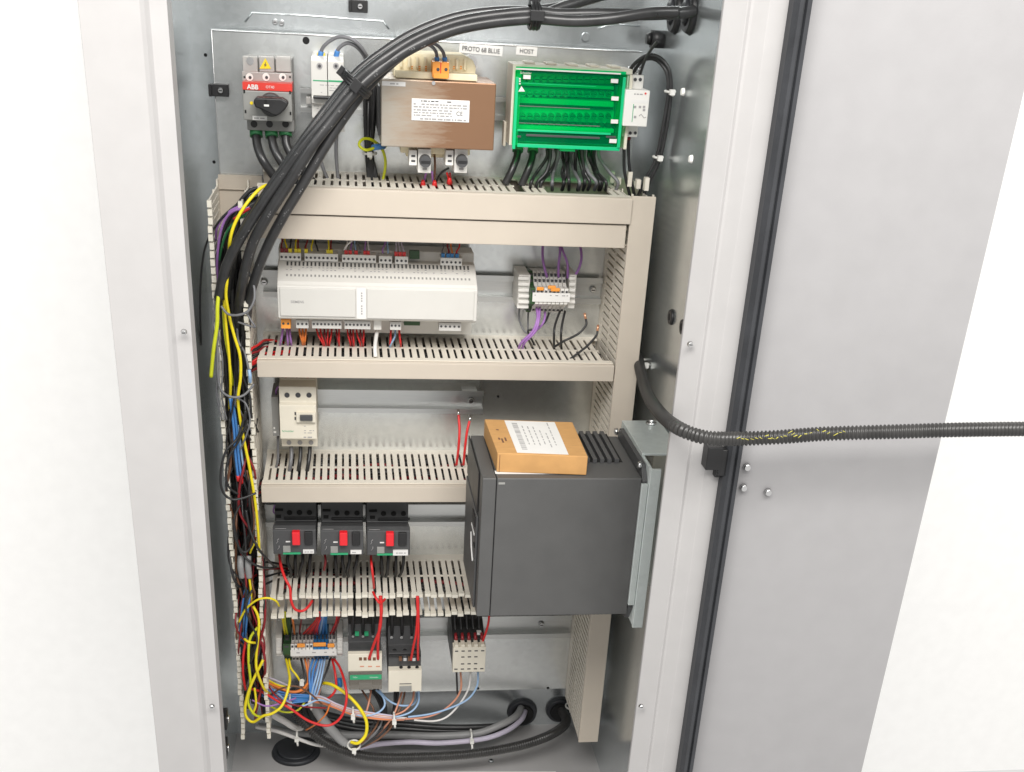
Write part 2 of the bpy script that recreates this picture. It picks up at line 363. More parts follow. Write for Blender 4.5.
# ------------------------------------------------------------------ slotted wiring ducts
R2 = random.uniform
def finger(b, x0, x1, y0, y1, z0, z1, m): b.box(x0, x1, y0, y1, z0, z1, m)
def duct_h(label, x0, x1, zt, zb, cover, group, skip=(), open_=False, pitch=8.25, xc=None):
    t = thing('wiring_duct', label, 'cable duct', ((x0+x1)/2, -40, zb))
    b = MB(); b.box(x0, x1, 0, -2, zb+1.6, zt-1.6, 'duct_beige')
    b.box(x0, x1, 0, -8 if not open_ else -12, zt-1.6, zt, 'duct_pale'); b.box(x0, x1, 0, -12, zb, zb+1.6, 'duct_pale')
    if not open_: b.box(x0, x1, -12.2, -78, zb, zb+1.6, 'duct_beige')
    n = int((x1-x0)/pitch)
    for k in range(n):
        fx = x0+k*pitch+.6; w_ = pitch*.66; fx += R2(-.35,.35)
        if any(s0 < fx+w_/2 < s1 for s0, s1 in skip): continue
        j = random.uniform(-.9, .9) if open_ else 0; jz = random.uniform(-1.6, .8) if open_ else 0
        if open_:
            for z, sg in ((zt, 1), (zb+1.6, -1)):
                jz2 = jz if sg > 0 else random.uniform(-2.5, 1)
                b.hexa([(fx, -12.2, z-1.6), (fx+w_, -12.2, z-1.6), (fx+w_+j, -76, z-1.6+jz2), (fx+j, -76, z-1.6+jz2)][::-1], [(fx, -12.2, z), (fx+w_, -12.2, z), (fx+w_+j, -76, z+jz2), (fx+j, -76, z+jz2)][::-1], 'duct_pale')
                b.box(fx+j-.7, fx+w_+j+.7, -76.1, -81, z-3.4+jz2, z+.6+jz2, 'tab_cream')
            b.box(fx+w_-.2, fx+pitch+.8, -42, -44, zt-1.5, zt-.2, 'duct_pale')
        else:
            b.box(fx, fx+w_, -8.2, -70.5, zt-1.6, zt, 'duct_pale'); b.box(fx+w_-.1, fx+pitch+.1, -40, -42, zt-1.5, zt-.15, 'duct_pale')
    if not open_: b.box(x0, x1, -70.7, -78, zt-1.6, zt, 'duct_pale')
    b.build('duct_channel', t)
    if cover:
        for (ya, za, zb_, xa, xb) in cover:
            c = MB(); c.box(xa, xb, ya, ya+2, zb_, za, 'duct_beige'); c.box(xa, xb, ya+2.1, ya+10, za-1.8, za+.4, 'duct_beige'); c.build('duct_cover', t, .6)
    return t
zA = -193
ra = rect(512, 180, 520, 190, -40); rb_ = rect(545, 180, 604, 190, -40)
duct_h('wide beige cable duct with two stacked covers under the transformer', -88, 294, zA, -243, [(-85, zA-.5, -219, -87, 293.3), (-83, -220.6, -244, -88, 290)], None, skip=((ra[0], ra[1]), (rb_[0], rb_[1]), (-88, -45)))
duct_h('beige slotted duct below the white controller with short wires entering its slots', -95.5, 291.5, -370.5, -388.5, [(-84, -371.5, -389, -96, 291.5)], None)
duct_h('beige slotted duct below the three pole breaker running behind the dark drive', -97.5, 291.5, -514.5, -534, [(-84, -515.5, -534.7, -98, 291.5)], None)
duct_h('uncovered duct with two rows of bare pale fingers above the contactors', -94, 291.5, -657, -683.5, None, None, open_=True)
def duct_v(label, x0, x1, z0, z1, open_, pitch=8.25):
    t = thing('wiring_duct', label, 'cable duct', ((x0+x1)/2, -40, z0))
    b = MB(); b.box(x0, x1, 0, -2, z0, z1, 'duct_beige')
    n = int((z1-z0)/pitch)
    for sx, o in ((x0, 1), (x1, -1)):
        xa, xb = (sx, sx+1.6) if o > 0 else (sx-1.6, sx)
        b.box(xa, xb, -2.1, -12, z0, z1, 'duct_pale')
        for k in range(n):
            fz = z0+k*pitch+.6; w_ = pitch*(.72 if open_ else .66); j = random.uniform(-1, 1) if open_ else 0
            b.box(xa+j*.3, xb+j*.3, -12.1, -76, fz, fz+w_, 'duct_pale')
            b.box(xa+.1, xb-.1, -40, -42, fz+w_-.2, fz+pitch+.3, 'duct_pale')
            if open_:
                e0, e1 = (xa-.6, xb+2.2) if o > 0 else (xa-2.2, xb+.6)
                b.box(e0+j, e1+j, -76.1, -81, fz-.2, fz+w_+.2, 'tab_cream')
        if not open_: b.box(xa, xb, -76.1, -79, z0, z1, 'duct_pale')
    b.build('duct_channel', t)
    if not open_:
        c = MB(); c.box(x0-1, x1+1, -83, -80.8, z0, z1-1, 'duct_beige'); c.box(x0-1, x0+.8, -80.7, -72, z0, z1-1, 'duct_beige') if False else None; c.build('duct_cover', t, .6)
    return t
tl = duct_v('tall uncovered left duct stuffed with black and coloured wires', -137, -103, -860, -204, True)
b = MB(); b.box(-135.5, -90, -2.3, -4, -215, -200, 'duct_beige'); b.build('end_flap', tl)
duct_v('tall covered right duct with slotted flanks running down beside the drive', 293.8, 317.5, -878, -190, False)
# broken finger stubs at the top end of the right duct
b = MB()
for k, (x, h_) in enumerate(((285, 7), (290, 3), (299, 11), (306, 5), (312, 9))): b.box(x, x+4.5, -20-k*9, -26-k*9, -189.5, -189.5+h_+4, 'duct_pale')
tag(b.build('duct_stub'), 'jagged cut end pieces of pale duct fingers at the top of the right duct', 'duct offcut')

# ------------------------------------------------------------------ DIN rails
def rail(label, px0, px1, py0, py1, x_extra=0, lift=-9, holes=True):
    zt = at(px0, py0, lift)[2]; zb = at(px0, py1, lift)[2]; x0 = at(px0, py0, lift)[0]; x1 = at(px1, py0, lift)[0]
    h = zt-zb;  fl = h*.2
    pr = [(lift, zt), (lift, zt-fl), (lift+7.5, zt-fl), (lift+7.5, zb+fl), (lift, zb+fl), (lift, zb), (lift+1, zb), (lift+1, zb+fl-1), (lift+8.3, zb+fl-1), (lift+8.3, zt-fl+1), (lift+1, zt-fl+1), (lift+1, zt)]
    b = MB().prism(pr, x0, x1, 'rail_zinc', 'x')
    t = b.build('din_rail'); tag(t, label, 'mounting rail')
    if lift < -12:
        b = MB()
        for x in (x0+14, x1-14): b.box(x-9, x+9, lift+7, 0, zb+fl+2, zt-fl-2, 'rail_zinc')
        b.build('standoff', t)
    return t, x0, x1, zt, zb, lift
rails = [rail('zinc mounting rail behind the transformer and the green cover', 300, 640, 88, 112),
 rail('zinc mounting rail behind the white controller and the small terminal block', 262, 604, 270, 297),
 rail('short raised zinc mounting rail with its bare right end beside the red loose wires', 272, 484, 389, 412, lift=-22),
 rail('zinc mounting rail behind the three motor breakers', 262, 600, 505, 527),
 rail('lowest zinc mounting rail behind the contactors', 276, 572, 620, 643)]
for (t, x0, x1, zt, zb, lf), xs in zip(rails, ((), ((x_, ) for x_ in (265, 592)), ((475,),), (), ((566,),))):
    for (px,) in xs:
        x = at(px, 300, lf+6)[0]; screw(t, (x, lf+6, (zt+zb)/2), 4)

# ------------------------------------------------------------------ devices
def dot(b, px, py, Y, r, m='hole', h=.35): b.cyl(at(px, py, Y), 'y', r, -h, m, 14)
def dev(name, label, cat, px, py, group=None): a = at(px, py, -40); return thing(name, label, cat, (a[0], 0, a[2]), group)
def print_rows(b, px0, py0, px1, py1, Y, rows, m='ink_grey', dens=.8, hk=.5):
    x0, x1, z0, z1 = rect(px0, py0, px1, py1, Y); dz = (z1-z0)/rows
    for k in range(rows):
        x = x0; z = z1-(k+.5)*dz
        while x < x1-1:
            w_ = random.uniform(1.2, 5); 
            if random.random() < dens: b.box(x, min(x+w_, x1), Y, Y-.12, z-dz*hk/2, z+dz*hk/2, m)
            x += w_+random.uniform(.6, 1.5)

# --- rotary switch disconnector
t = dev('switch_disconnector', 'grey rotary switch disconnector with red band and black handle', 'switch', 268, 133)
b = MB(); b.pbox(246, 58, 293, 131, -30, -.5, 'grey_plastic'); b.pbox(247, 120, 294, 131, -42, -30.2, 'grey_plastic')
b.build('base', t, 1)
b = MB(); b.pbox(243, 91, 292, 121, -58, -30.3, 'pale_grey'); b.build('body', t, 1.2)
b = MB(); b.pbox(242.5, 83, 292, 90.6, -58, -30.3, 'red_band')
a = at(252.5, 86.8, -58.3); b.text('ABB', a[0], a[1], a[2], 4.2, 'label_white', weight=.03); a = at(270, 87, -58.3); b.text('OT40', a[0], a[1], a[2], 2.4, 'label_white'); b.build('red_band', t, .5)
b = MB()
for k in range(3): b.pbox(242.5+k*16.6, 56, 257.5+k*16.6, 72, -44, -30.3, 'clear_grey')
b.pbox(242, 72.3, 292, 82.6, -44, -30.3, 'clear_grey'); b.build('terminal_cover', t, .8)
b = MB()
for x in (249.5, 266, 282.5): dot(b, x, 77, -44.1, 3.6, 'white_plastic'); dot(b, x+.6, 77.4, -44.5, 1.5, 'ink')
for x in (244.5, 290): dot(b, x, 77, -44.1, 1)
dot(b, 250, 61, -44.1, 3.6, 'steel'); b.build('screw', t)
A = [at(265.3, 58.2, -44.6), at(259.5, 68.6, -44.6), at(271, 68.6, -44.6)]
b = MB(); b.prism([(p[0], p[2]) for p in A], -44.2, -44.8, 'yellow_label', 'y')
bolt = [at(*p, -45) for p in ((266.2, 61.2), (263.9, 65.3), (265.4, 65.2), (264.3, 67.6), (266.9, 64.5), (265.4, 64.6))]
b.prism([(p[0], p[2]) for p in bolt], -44.9, -45.1, 'ink', 'y'); b.build('warning_triangle', t)
b = MB()
for px, py in ((244.2, 91.5), (290, 92.5), (245.5, 111.5), (290.5, 113.5)): b.pbox(px-.8, py-1.6, px+.8, py+1.6, -58.4, -57.6, 'hole')
for x in (254, 269.5, 285.5): dot(b, x, 124, -42.1, 3.4, 'black')
b.build('slot', t)
out = [(254, 99), (257, 97), (282, 98), (287, 101), (288.5, 104), (286, 108), (281, 113), (277, 115.5), (273, 114.5), (262, 109), (256, 107), (254, 103)]
pp = [at(x, y, -72) for x, y in out]
b = MB(); b.prism([(p[0], p[2]) for p in pp], -62, -76, 'black', 'y'); cc = at(271, 105, -62); b.cyl((cc[0], -58.1, cc[2]), 'y', 11.5, -5, 'dark_grey', 28, 10.5)
h = b.build('handle', t, 2, 3)
b = MB(); b.pbox(264, 104.5, 269, 106.5, -76.4, -76, 'label_white'); b.pbox(264.5, 99.5, 267, 104, -76.4, -76, 'hole'); b.build('indicator', t)
b = MB(); b.pbox(252.5, 116, 267, 120.2, -58.5, -58, 'label_white'); print_rows(b, 254, 117, 266, 119.5, -58.5, 1, 'ink_grey'); b.build('name_label', t)
b = MB(); dot(b, 251.5, 103, -58.1, 1.6, 'yellow_label'); b.build('mark', t)

# --- two pole miniature breaker
t = dev('miniature_breaker', 'white two pole miniature breaker with thin green line and black lever', 'circuit breaker', 328, 132)
Y = -62
b = MB(); x0, x1, z0, z1 = rect(311.5, 57, 344, 131, Y); z0 = at(328, 131.5, -46)[2]; z1 = at(328, 56.5, -50)[2]; zf0 = at(320, 76, Y)[2]; zf1 = at(320, 118, Y)[2]; zm = at(320, 97, Y)[2]; zn = at(320, 103, Y)[2]
b.prism([(-.6, z1), (-50, z1), (Y, z1-3), (Y, zm), (Y-4, zm-1), (Y-4, zn), (Y, zn-1), (Y, zf1), (-46, zf1-1), (-46, z0), (-.6, z0)], x0, (x0+x1)/2-.3, 'device_white')
b.prism([(-.6, z1), (-50, z1), (Y, z1-3), (Y, zm), (Y-4, zm-1), (Y-4, zn), (Y, zn-1), (Y, zf1), (-46, zf1-1), (-46, z0), (-.6, z0)], (x0+x1)/2+.3, x1, 'device_white'); b.build('body', t, .6)
b = MB()
for x in (319.5, 336): dot(b, x, 66, Y-.1, 2.9, 'ink_grey'); dot(b, x, 66, Y-.4, 1.5, 'ink')
b.build('screw', t)
b = MB(); b.pbox(313, 80.2, 328, 81.2, Y-.3, Y, 'ink_green'); b.pbox(328.4, 80.4, 343, 82, Y-.3, Y, 'ink_green'); b.build('green_line', t)
b = MB(); b.pbox(313, 96.5, 344, 99.5, Y-11, Y-4, 'black'); b.build('lever', t, 1)
b = MB(); dot(b, 321, 124.5, -46.1, 2.8, 'hole'); dot(b, 337, 124.5, -46.1, 2.8, 'hole'); b.build('terminal_hole', t)
b = MB(); print_rows(b, 314, 84, 342, 94, Y, 4, 'ink_grey', .45, .3); print_rows(b, 314, 105, 330, 115, Y, 4, 'ink_grey', .4, .3); b.build('printing', t)
b = MB(); b.pbox(317, 53, 325, 57, -44, -34, 'yellow_label'); b.build('wire_marker', t, .5)
b = MB(); b.pbox(306, 97, 311, 104, -16, -8, 'white_plastic'); b.build('rail_clip', t, .5)

# --- control transformer
t = dev('control_transformer', 'control transformer with browned steel core and cream coil former', 'transformer', 430, 172)
Yt = -82
cx0, cx1, cz0, cz1 = rect(381, 81, 495, 148.5, Yt)
b = MB(); b.box(cx0, cx1, Yt, -22, cz0, cz1, 'lamination'); b.build('core', t, 1)
b = MB(); b.box(cx0-2.5, cx0-.2, -70, -3, cz0+8, cz1-8, 'dark_grey'); b.box(cx0-16, cx0-.2, -1, -6, cz0+30, cz0+46, 'rail_zinc'); b.build('mounting_foot', t, .5)
bx0, bx1, bz0, bz1 = rect(394, 54, 476, 82, -62)
b = MB(); b.prism([(bx0, cz1+.3), (bx0, bz1-7), (bx0+5, bz1-2), (bx0+14, bz1), (bx1-12, bz1), (bx1-3, bz1-4), (bx1, bz1-10), (bx1, cz1+.3)], -60, -24, 'fibre', 'y')
for k in range(9):
    x = bx0+7+k*(bx1-bx0-14)/8.5
    b.box(x-1.5, x+1.2, -60.2, -63, cz1+9, bz1-3, 'fibre')
b.box(bx0+1, bx1, -60.2, -74, cz1+.4, cz1+6.5, 'fibre'); b.build('coil_former', t, .8)
b = MB()
for k, px in enumerate((412, 419.5, 426, 454, 461)):
    for j in range(4 if k in (1, 2) else 2): b.pbox(px-1, 66+j*2, px+1, 67.3+j*2, -63.6, -63.1, 'orange_block')
b.build('solder_tag', t)
b = MB(); b.pbox(432.5, 62, 449, 77.5, -82, -64, 'orange_block'); dot(b, 438, 69.5, -82.1, 1.6, 'ink'); dot(b, 446, 69.5, -82.1, 1.6, 'ink'); b.pbox(440.2, 62.5, 441.2, 77, -82.3, -81.8, 'red_band'); b.pbox(433.5, 73.5, 448.5, 78.5, -84, -82.1, 'orange_block'); b.build('terminal_block', t, .7)
b = MB(); b.pbox(411.5, 99.5, 469.5, 121.5, Yt-.6, Yt-.05, 'label_white'); o = b.build('rating_plate', t, .5)
b = MB(); Yl = Yt-.7
print_rows(b, 421, 100.5, 452, 102.5, Yl, 1, 'ink'); print_rows(b, 413.5, 103.5, 467, 109, Yl, 2, 'ink_grey', .97, .5); print_rows(b, 413.5, 109, 452, 117, Yl, 3, 'ink_grey', .95, .48); print_rows(b, 420, 118, 466, 121, Yl, 1, 'ink_grey', .97)
a = at(459.5, 113.6, Yl); b.text('CE', a[0], a[1]-.1, a[2], 3.8, 'ink'); b.build('printing', o)
b = MB(); b.pbox(382, 81.5, 405.5, 86, Yt-.6, Yt-.05, 'label_white'); o = b.build('name_label', t); b = MB(); print_rows(b, 390, 82.6, 399, 85, Yt-.6, 1, 'ink_grey'); b.build('printing', o)
for c, r_, h_ in ((at(433.5, 83, Yt-.05), 1.8, .8), (at(470, 62, -30), 7, 4), (at(388, 62, -30), 7, 4)): MB().cyl(c, 'y', r_, -h_, 'steel', 20).build('screw', t)
b = MB(); q = rect(402, 147, 473, 154, -80); b.box(q[0], q[1], -58, -34, q[2]-4, cz0-.3, 'fibre'); b.box(q[0]+6, q[1]-8, -48, -30, q[2]-9, q[2]-4.2, 'fibre'); b.build('lower_former', t, .6)
for x in (0, 36.5):
    b = MB(); b.pbox(409+x, 150, 417+x, 165.5, -70, -50, 'white_plastic'); b.pbox(418+x, 149, 431+x, 173, -72, -50, 'white_plastic')
    o = b.build('fuse_holder', t, .7); c = at(425+x, 160.5, -72.2); k = MB(); k.cyl(c, 'y', 6.2, -7, 'dark_grey', 20, 5.6); k.box(c[0]-4.5, c[0]+4.5, c[1]-7, c[1]-8, c[2]-1, c[2]+1, 'black'); k.build('fuse_cap', o)
    for yy in (156, 161): MB().pbox(411.3+x, yy-1, 415.2+x, yy+1, -70.3, -70.05, 'ink').build('window', o)
    MB().pbox(422.5+x, 168, 427+x, 170, -72.3, -72.05, 'ink_grey').build('marking', o)

# --- green covered distribution block
t = dev('distribution_block', 'white distribution block under a translucent green cover', 'distribution block', 565, 150)
b = MB(); x0, x1, z0, z1 = rect(507, 66, 624, 150, -40); zt_ = at(560, 67, -58)[2]
b.box(x0+12, x1-4, -30, -.6, z0+8, z1-6, 'cream_plastic'); b.box(x0, x0+9, -62, -30.2, z0+6, zt_+1, 'cream_plastic'); b.box(x0+9.2, x1, -58, -30.2, zt_-4, zt_+1, 'cream_plastic'); b.box(x1-3, x1+.5, -60, -30.2, z0+6, zt_-4.2, 'cream_plastic')
b.box(x0-3, x0-.2, -44, -34, z0+2, z0+26, 'cream_plastic')
for k in range(5): b.box(x0+14+k*22, x0+24+k*22, -54, -34, zt_+1.1, zt_+3, 'cream_plastic')
b.build('base', t, .7); b = MB(); b.box(x0+10, x1-4, -30.9, -30.25, z0+6, zt_-5, 'dark_grey'); b.build('gap_shade', t)  # dark plate added over the cream base, stands in for shade between busbars
for r_, (pa, pb) in enumerate(((75, 82), (90, 96), (109, 121))):
    b = MB(); b.pbox(518, pa-.6, 614, pb+.6, -40, -31, 'white_plastic' if r_ else 'brass'); o = b.build('busbar', t, .5); b = MB()
    for k in range(13): c = at(522+k*7.1, (pa+pb)/2+.5, -40.1); b.cyl(c, 'y', 3.1, -5, 'steel' if r_ else 'brass', 12); b.box(c[0]-2.4, c[0]+2.4, c[1]-5, c[1]-5.3, c[2]-.4, c[2]+.4, 'hole')
    b.build('screw', o)
b = MB(); b.pbox(517, 99.5, 614, 105, -48, -31, 'cream_plastic'); b.pbox(517, 84, 614, 87.5, -45, -31, 'cream_plastic'); b.pbox(517, 127, 614, 131, -50, -31, 'white_plastic')
for k in range(13): b.pbox(519+k*7.3, 123, 524+k*7.3, 129, -44, -30.2, 'dark_grey')
b.build('insulator', t, .5)
gx0, gx1, gz0, gz1 = rect(514, 69, 623, 149, -66)
b = MB(); b.box(gx0, gx1, -66, -64.4, gz0, gz1, 'green_clear'); b.box(gx0, gx0+1.6, -64.3, -46, gz0+2, gz1-4, 'green_clear'); b.box(gx1-1.6, gx1, -64.3, -46, gz0+2, gz1-4, 'green_clear'); b.box(gx0+1.8, gx1-1.8, -64.3, -40, gz0, gz0+1.6, 'green_clear')
cv = b.build('cover', t, .4)
b = MB(); b.pbox(514, 77, 517, 149, -67.4, -66.1, 'green_case'); b.pbox(620, 77, 623, 149, -67.4, -66.1, 'green_case'); b.pbox(517.2, 145.5, 619.8, 149, -67.4, -66.1, 'green_case'); b.pbox(517.2, 131, 611, 133.2, -67.2, -66.1, 'green_case')
b.pbox(517, 135.5, 521, 137.5, -66.6, -66.1, 'dark_grey'); b.pbox(526, 135.5, 600, 137.7, -66.6, -66.1, 'dark_grey'); b.pbox(606, 136, 616, 138, -66.6, -66.1, 'dark_grey'); b.pbox(560, 149.3, 575, 151.5, -60, -50, 'green_case')
b.build('cover_rim', cv, .3)
for px, py in ((527, 77), (614.5, 81), (615, 98.5), (614.5, 121.5), (613, 141)): MB().pbox(px-3.6, py-2, px+3.6, py+2, -68, -67.5 if px > 600 else -66.1, 'label_white').build('label', cv)
b = MB(); A = [at(x, y, -66.5) for x, y in ((521.5, 86), (518.3, 91.5), (525, 91.5))]; b.prism([(p[0], p[2]) for p in A], -66.1, -66.4, 'label_white', 'y'); a = at(526, 72.8, -66.2); b.text('Schneider', a[0], a[1], a[2], 2, 'label_white'); 
a = at(521, 80, -66.2)
for k in range(3): b.pbox(519, 78+k*2.4, 520.6, 79.6+k*2.4, -66.4, -66.1, 'label_white')
b.pbox(519, 107, 590, 107.6, -66.4, -66.1, 'wire_grey'); b.pbox(519, 84.4, 596, 84.9, -66.4, -66.1, 'green_case'); b.pbox(519, 124.2, 600, 124.8, -66.4, -66.1, 'wire_grey'); b.pbox(516, 70.5, 621, 72, -67, -66.1, 'white_plastic'); b.build('cover_marks', cv)

# --- monitoring relay to its right
t = dev('monitoring_relay', 'slim pale grey monitoring relay beside the green covered block', 'relay', 634, 137)
b = MB(); b.pbox(627, 75, 643.5, 90, -56, -10, 'white_plastic'); b.pbox(622.5, 124, 638, 137, -56, -10, 'white_plastic'); b.pbox(624, 90, 648.5, 126.5, -70, -2, 'white_plastic'); b.build('body', t, .8)
b = MB()
for k in range(3): dot(b, 630.2+k*5.0, 79.5, -56.2, 1.7, 'ink'); dot(b, 625.2+k*5, 133, -56.2, 1.6, 'ink')
for k in range(3): b.cyl(at(629.5+k*5, 76, -46), 'z', 2, 9, 'steel', 10)
b.build('terminal_screw', t)
b = MB(); Yr = -70; print_rows(b, 634, 93, 644, 95.5, Yr, 1, 'ink_grey', 1); dot(b, 645.5, 93.5, Yr, 1, 'red_band'); b.pbox(631, 100, 648, 103, Yr-.2, Yr, 'label_white')
for px, py in ((635, 107), (640, 107), (644, 107), (635, 117), (644, 110)): b.pbox(px-1.2, py-1.2, px+1.2, py+1.2, Yr-.3, Yr, 'ink_grey')
b.tube([at(x, y, Yr-.2) for x, y in ((639, 116), (641, 114), (644, 118), (646, 117))], .35, 'ink_grey', 5); b.pbox(632.5, 104, 633.1, 122, Yr-.2, Yr, 'ink_green'); b.build('printing', t)
# --- lettered labels stuck on the plate
def plabel(px0, py0, px1, py1, textv, lab, h):
    b = MB(); x0, x1, z0, z1 = rect(px0, py0, px1, py1, -.5); b.box(x0, x1, -.9, -.2, z0, z1, 'label_white'); o = tag(b.build('plate_label', None, .2), lab, 'label')
    o.rotation_euler.y = math.radians(2.2)
    b = MB(); b.text(textv, (x0+x1)/2, -1.6, (z0+z1)/2, h, 'ink', weight=.0, width=(x1-x0)*(.86 if len(textv) > 6 else .66)); b.build('lettering', o)
plabel(459, 44.5, 502.5, 54.5, 'PROTO 68 BLUE', 'long white lettered label stuck above the transformer', 4.4)
plabel(516, 46.5, 537, 55.5, 'HOST', 'short white lettered label stuck above the green cover', 4.2)

# --- building controller
t = dev('controller', 'wide white controller with rows of plug terminals above and below', 'controller', 377, 330)
x0, x1 = at(277.5, 300, -70)[0], at(477, 310, -70)[0]
def zz(py, Y, px=370): return at(px, py, Y)[2]
zt1 = zz(250, -30); prof = [(-8, zt1), (-30, zt1), (-32, zz(262.5, -42)), (-42, zz(262.5, -42)), (-66, zz(283, -66)), (-68, zz(286, -68)), (-70, zz(288, -70)), (-70, zz(319.5, -70)), (-67, zz(320.5, -67)), (-36, zz(320.5, -67)), (-32, zz(333, -32)), (-8, zz(333, -32))]
b = MB(); b.prism(prof, x0, x1, 'device_white'); b.build('housing', t, 1)
pf = prof[3], prof[4]
def slope(z): 
    (ya, za), (yb, zb) = pf; return ya+(yb-ya)*(za-z)/(za-zb)
b = MB(); n = 47
for k in range(n):
    x = x0+10+k*(x1-x0-18)/(n-1); H_ = pf[0][1]-pf[1][1]; z = pf[0][1]-H_*.05; zl = pf[0][1]-H_*.24; y = slope(z); yl = slope(zl)
    b.hexa([(x-.9, yl-.3, zl), (x+.9, yl-.3, zl), (x+.9, yl+1.5, zl), (x-.9, yl+1.5, zl)], [(x-.9, y-.3, z), (x+.9, y-.3, z), (x+.9, y+1.5, z), (x-.9, y+1.5, z)], 'dark_grey')
    z2 = pf[0][1]-H_*.66; z3 = pf[0][1]-H_*.76; b.hexa([(x-.9, slope(z3)-.3, z3), (x+.9, slope(z3)-.3, z3), (x+.9, slope(z3)+1, z3), (x-.9, slope(z3)+1, z3)], [(x-.9, slope(z2)-.3, z2), (x+.9, slope(z2)-.3, z2), (x+.9, slope(z2)+1, z2), (x-.9, slope(z2)+1, z2)], 'grey_plastic')
    for fr in (.34, .46):
        if random.random() < .55: z4 = pf[0][1]-H_*fr; b.box(x-1.1, x+.9, slope(z4)-.2, slope(z4)+.5, z4-.6, z4+.6, 'ink_grey')
b.build('vent', t)
b = MB(); Yc = -70; b.pbox(280, 288.5, 355.5, 316.5, Yc-1.4, Yc-.05, 'flap_white'); b.pbox(367, 290, 474, 319.5, Yc-1.4, Yc-.05, 'flap_white'); fl = b.build('front_flap', t, .5)
b = MB(); b.pbox(356.5, 287.5, 366, 319, Yc-1, Yc-.05, 'label_white'); print_rows(b, 361, 292, 362.4, 315, Yc-1, 9, 'ink_grey', .9, .6); b.build('front_label', t)
b = MB(); a = at(297.3, 301.8, Yc-1.6); b.text('SIEMENS', a[0], a[1], a[2], 2.6, 'ink_grey', weight=.01); b.build('lettering', fl)
def plug(px0, py0, px1, py1, n, Yf, m, up, col='terminal_grey', hole='ink'):
    if not up: Yf = -62
    b = MB(); b.pbox(px0, py0, px1, py1, Yf, Yf+14, col); x0_, x1_, z0_, z1_ = rect(px0, py0, px1, py1, Yf)
    for k in range(n): b.cyl((x0_+(k+.5)*(x1_-x0_)/n, Yf-.05, z0_+(z1_-z0_)*(.45 if up else .55)), 'y', 1.3, -.3, hole, 10)
    return b.build('plug_terminal', t, .4)
for px0, px1, n in ((279.5, 301, 5), (304.5, 338, 8), (342, 376, 8), (379, 392, 3), (395, 408, 3), (440.5, 462, 5)):
    d = (px0-280)*.032; plug(px0, 253+d, px1, 260.5+d, n, -44, 'white', True, 'white_plastic')
b = MB(); b.pbox(409.5, 251, 419.5, 259, -38, -33, 'terminal_green'); b.build('socket', t, .3)
plug(281, 319.5, 290.5, 328.5, 2, -42, '', False, 'orange_block')
for px0, px1, n in ((296, 308.5, 3), (312, 341.5, 8), (344.5, 370.5, 7), (387, 394.5, 2), (390, 401, 3), (439, 461, 5)):
    if n == 2: continue
    d = (px0-280)*.018; plug(px0, 320+d, px1, 328+d, n, -42, '', False, 'terminal_grey')
b = MB(); b.pbox(404, 320.5, 420, 325.5, -40, -33, 'terminal_green'); b.build('socket', t, .3)
b = MB(); b.pbox(373.5, 318, 381.5, 330, -58, -34, 'white_plastic'); b.build('network_plug', t, .8)
for col, xs in (('dark_red', (282, 286)), ('yellow', (290, 296, 299, 306, 328, 331)), ('red', (346, 350, 356, 365, 368, 396, 400, 404)), ('terminal_blue', (443, 448, 452, 457))):
    for x in xs:
        b = MB(); dd = (x-280)*.032; b.pbox(x-1.6, 248.5+dd, x+1.8, 252.5+dd, -42, -38, col); b.build('ferrule', t)

# --- terminal strips
def strip(label, items, y0, y1, Yf, px, py, jumpers, ends, marker, name='terminal_strip'):
    """items: (pixel left, pixel right, colour)"""
    t = dev(name, label, 'terminal strip', px, py)
    h = y1-y0; pm = (items[0][0]+items[-1][1])/2
    def zq(fr, yy): return zz(y0+h*fr, Yf*yy, pm)
    for a0, a1, col in items:
        b = MB(); x0_ = at(a0, (y0+y1)/2, Yf)[0]; x1_ = at(a1, (y0+y1)/2, Yf)[0]; g = .25
        b.prism([(-4, zq(.02, .5)-2), (Yf*.5, zq(0, .5)), (Yf*.72, zq(.3, .72)), (Yf*.78, zq(.36, .78)), (Yf, zq(.42, 1)), (Yf, zq(.80, 1)), (Yf*.72, zq(.86, .72)), (Yf*.6, zq(1, .6)), (-4, zq(1, .6))], x0_+g, x1_-g, col); o = b.build('terminal', t, .3)
        xc = (x0_+x1_)/2; r_ = (x1_-x0_)*.27
        for fr, yy in ((.1, .60), (.24, .69), (.5, 1.0), (.93, .66)): MB().box(xc-r_, xc+r_, Yf*yy-.6, Yf*yy+3, zq(fr, yy)-1.4, zq(fr, yy)+1.3, 'ink').build('wire_entry', o)
    for a0, a1, c in ends:
        b = MB(); b.pbox(a0, y0+4, a1, y1-4, Yf*.8, -3, c)
        for k in range(5): b.pbox(a0+.3, y0+6+k*(y1-y0-12)/5, a1-.3, y0+9+k*(y1-y0-12)/5, Yf*.87, Yf*.8+.1, c)
        b.build('end_clamp', t, .5)
    for (a0, a1, yy) in jumpers:
        b = MB(); b.pbox(a0, yy-1.7, a1, yy+1.7, Yf-2.5, Yf-.2, 'orange_block'); b.build('jumper', t, .8)
    if marker:
        b = MB(); b.pbox(marker[0], marker[1], marker[2], marker[3], Yf-1.2, Yf-.1, 'label_white'); print_rows(b, marker[0]+2, marker[1]+1.5, marker[2]-2, marker[1]+3.5, Yf-1.2, 1, 'ink_grey', .5); b.build('marker_strip', t, .3)
    return t
it = [(530.5, 535.5, 'terminal_green')]+[(535.5+k*4.15, 539.6+k*4.15, 'white_plastic') for k in range(8)]
strip('short row of pale grey terminals under the violet wires by the right duct', it, 271, 312.5, -46, 546, 312, [(537, 544, 289), (548, 556, 287.5), (551, 560, 290)], [(518, 529.5, 'white_plastic'), (569, 575.5, 'white_plastic')], (532.5, 293, 570, 302))
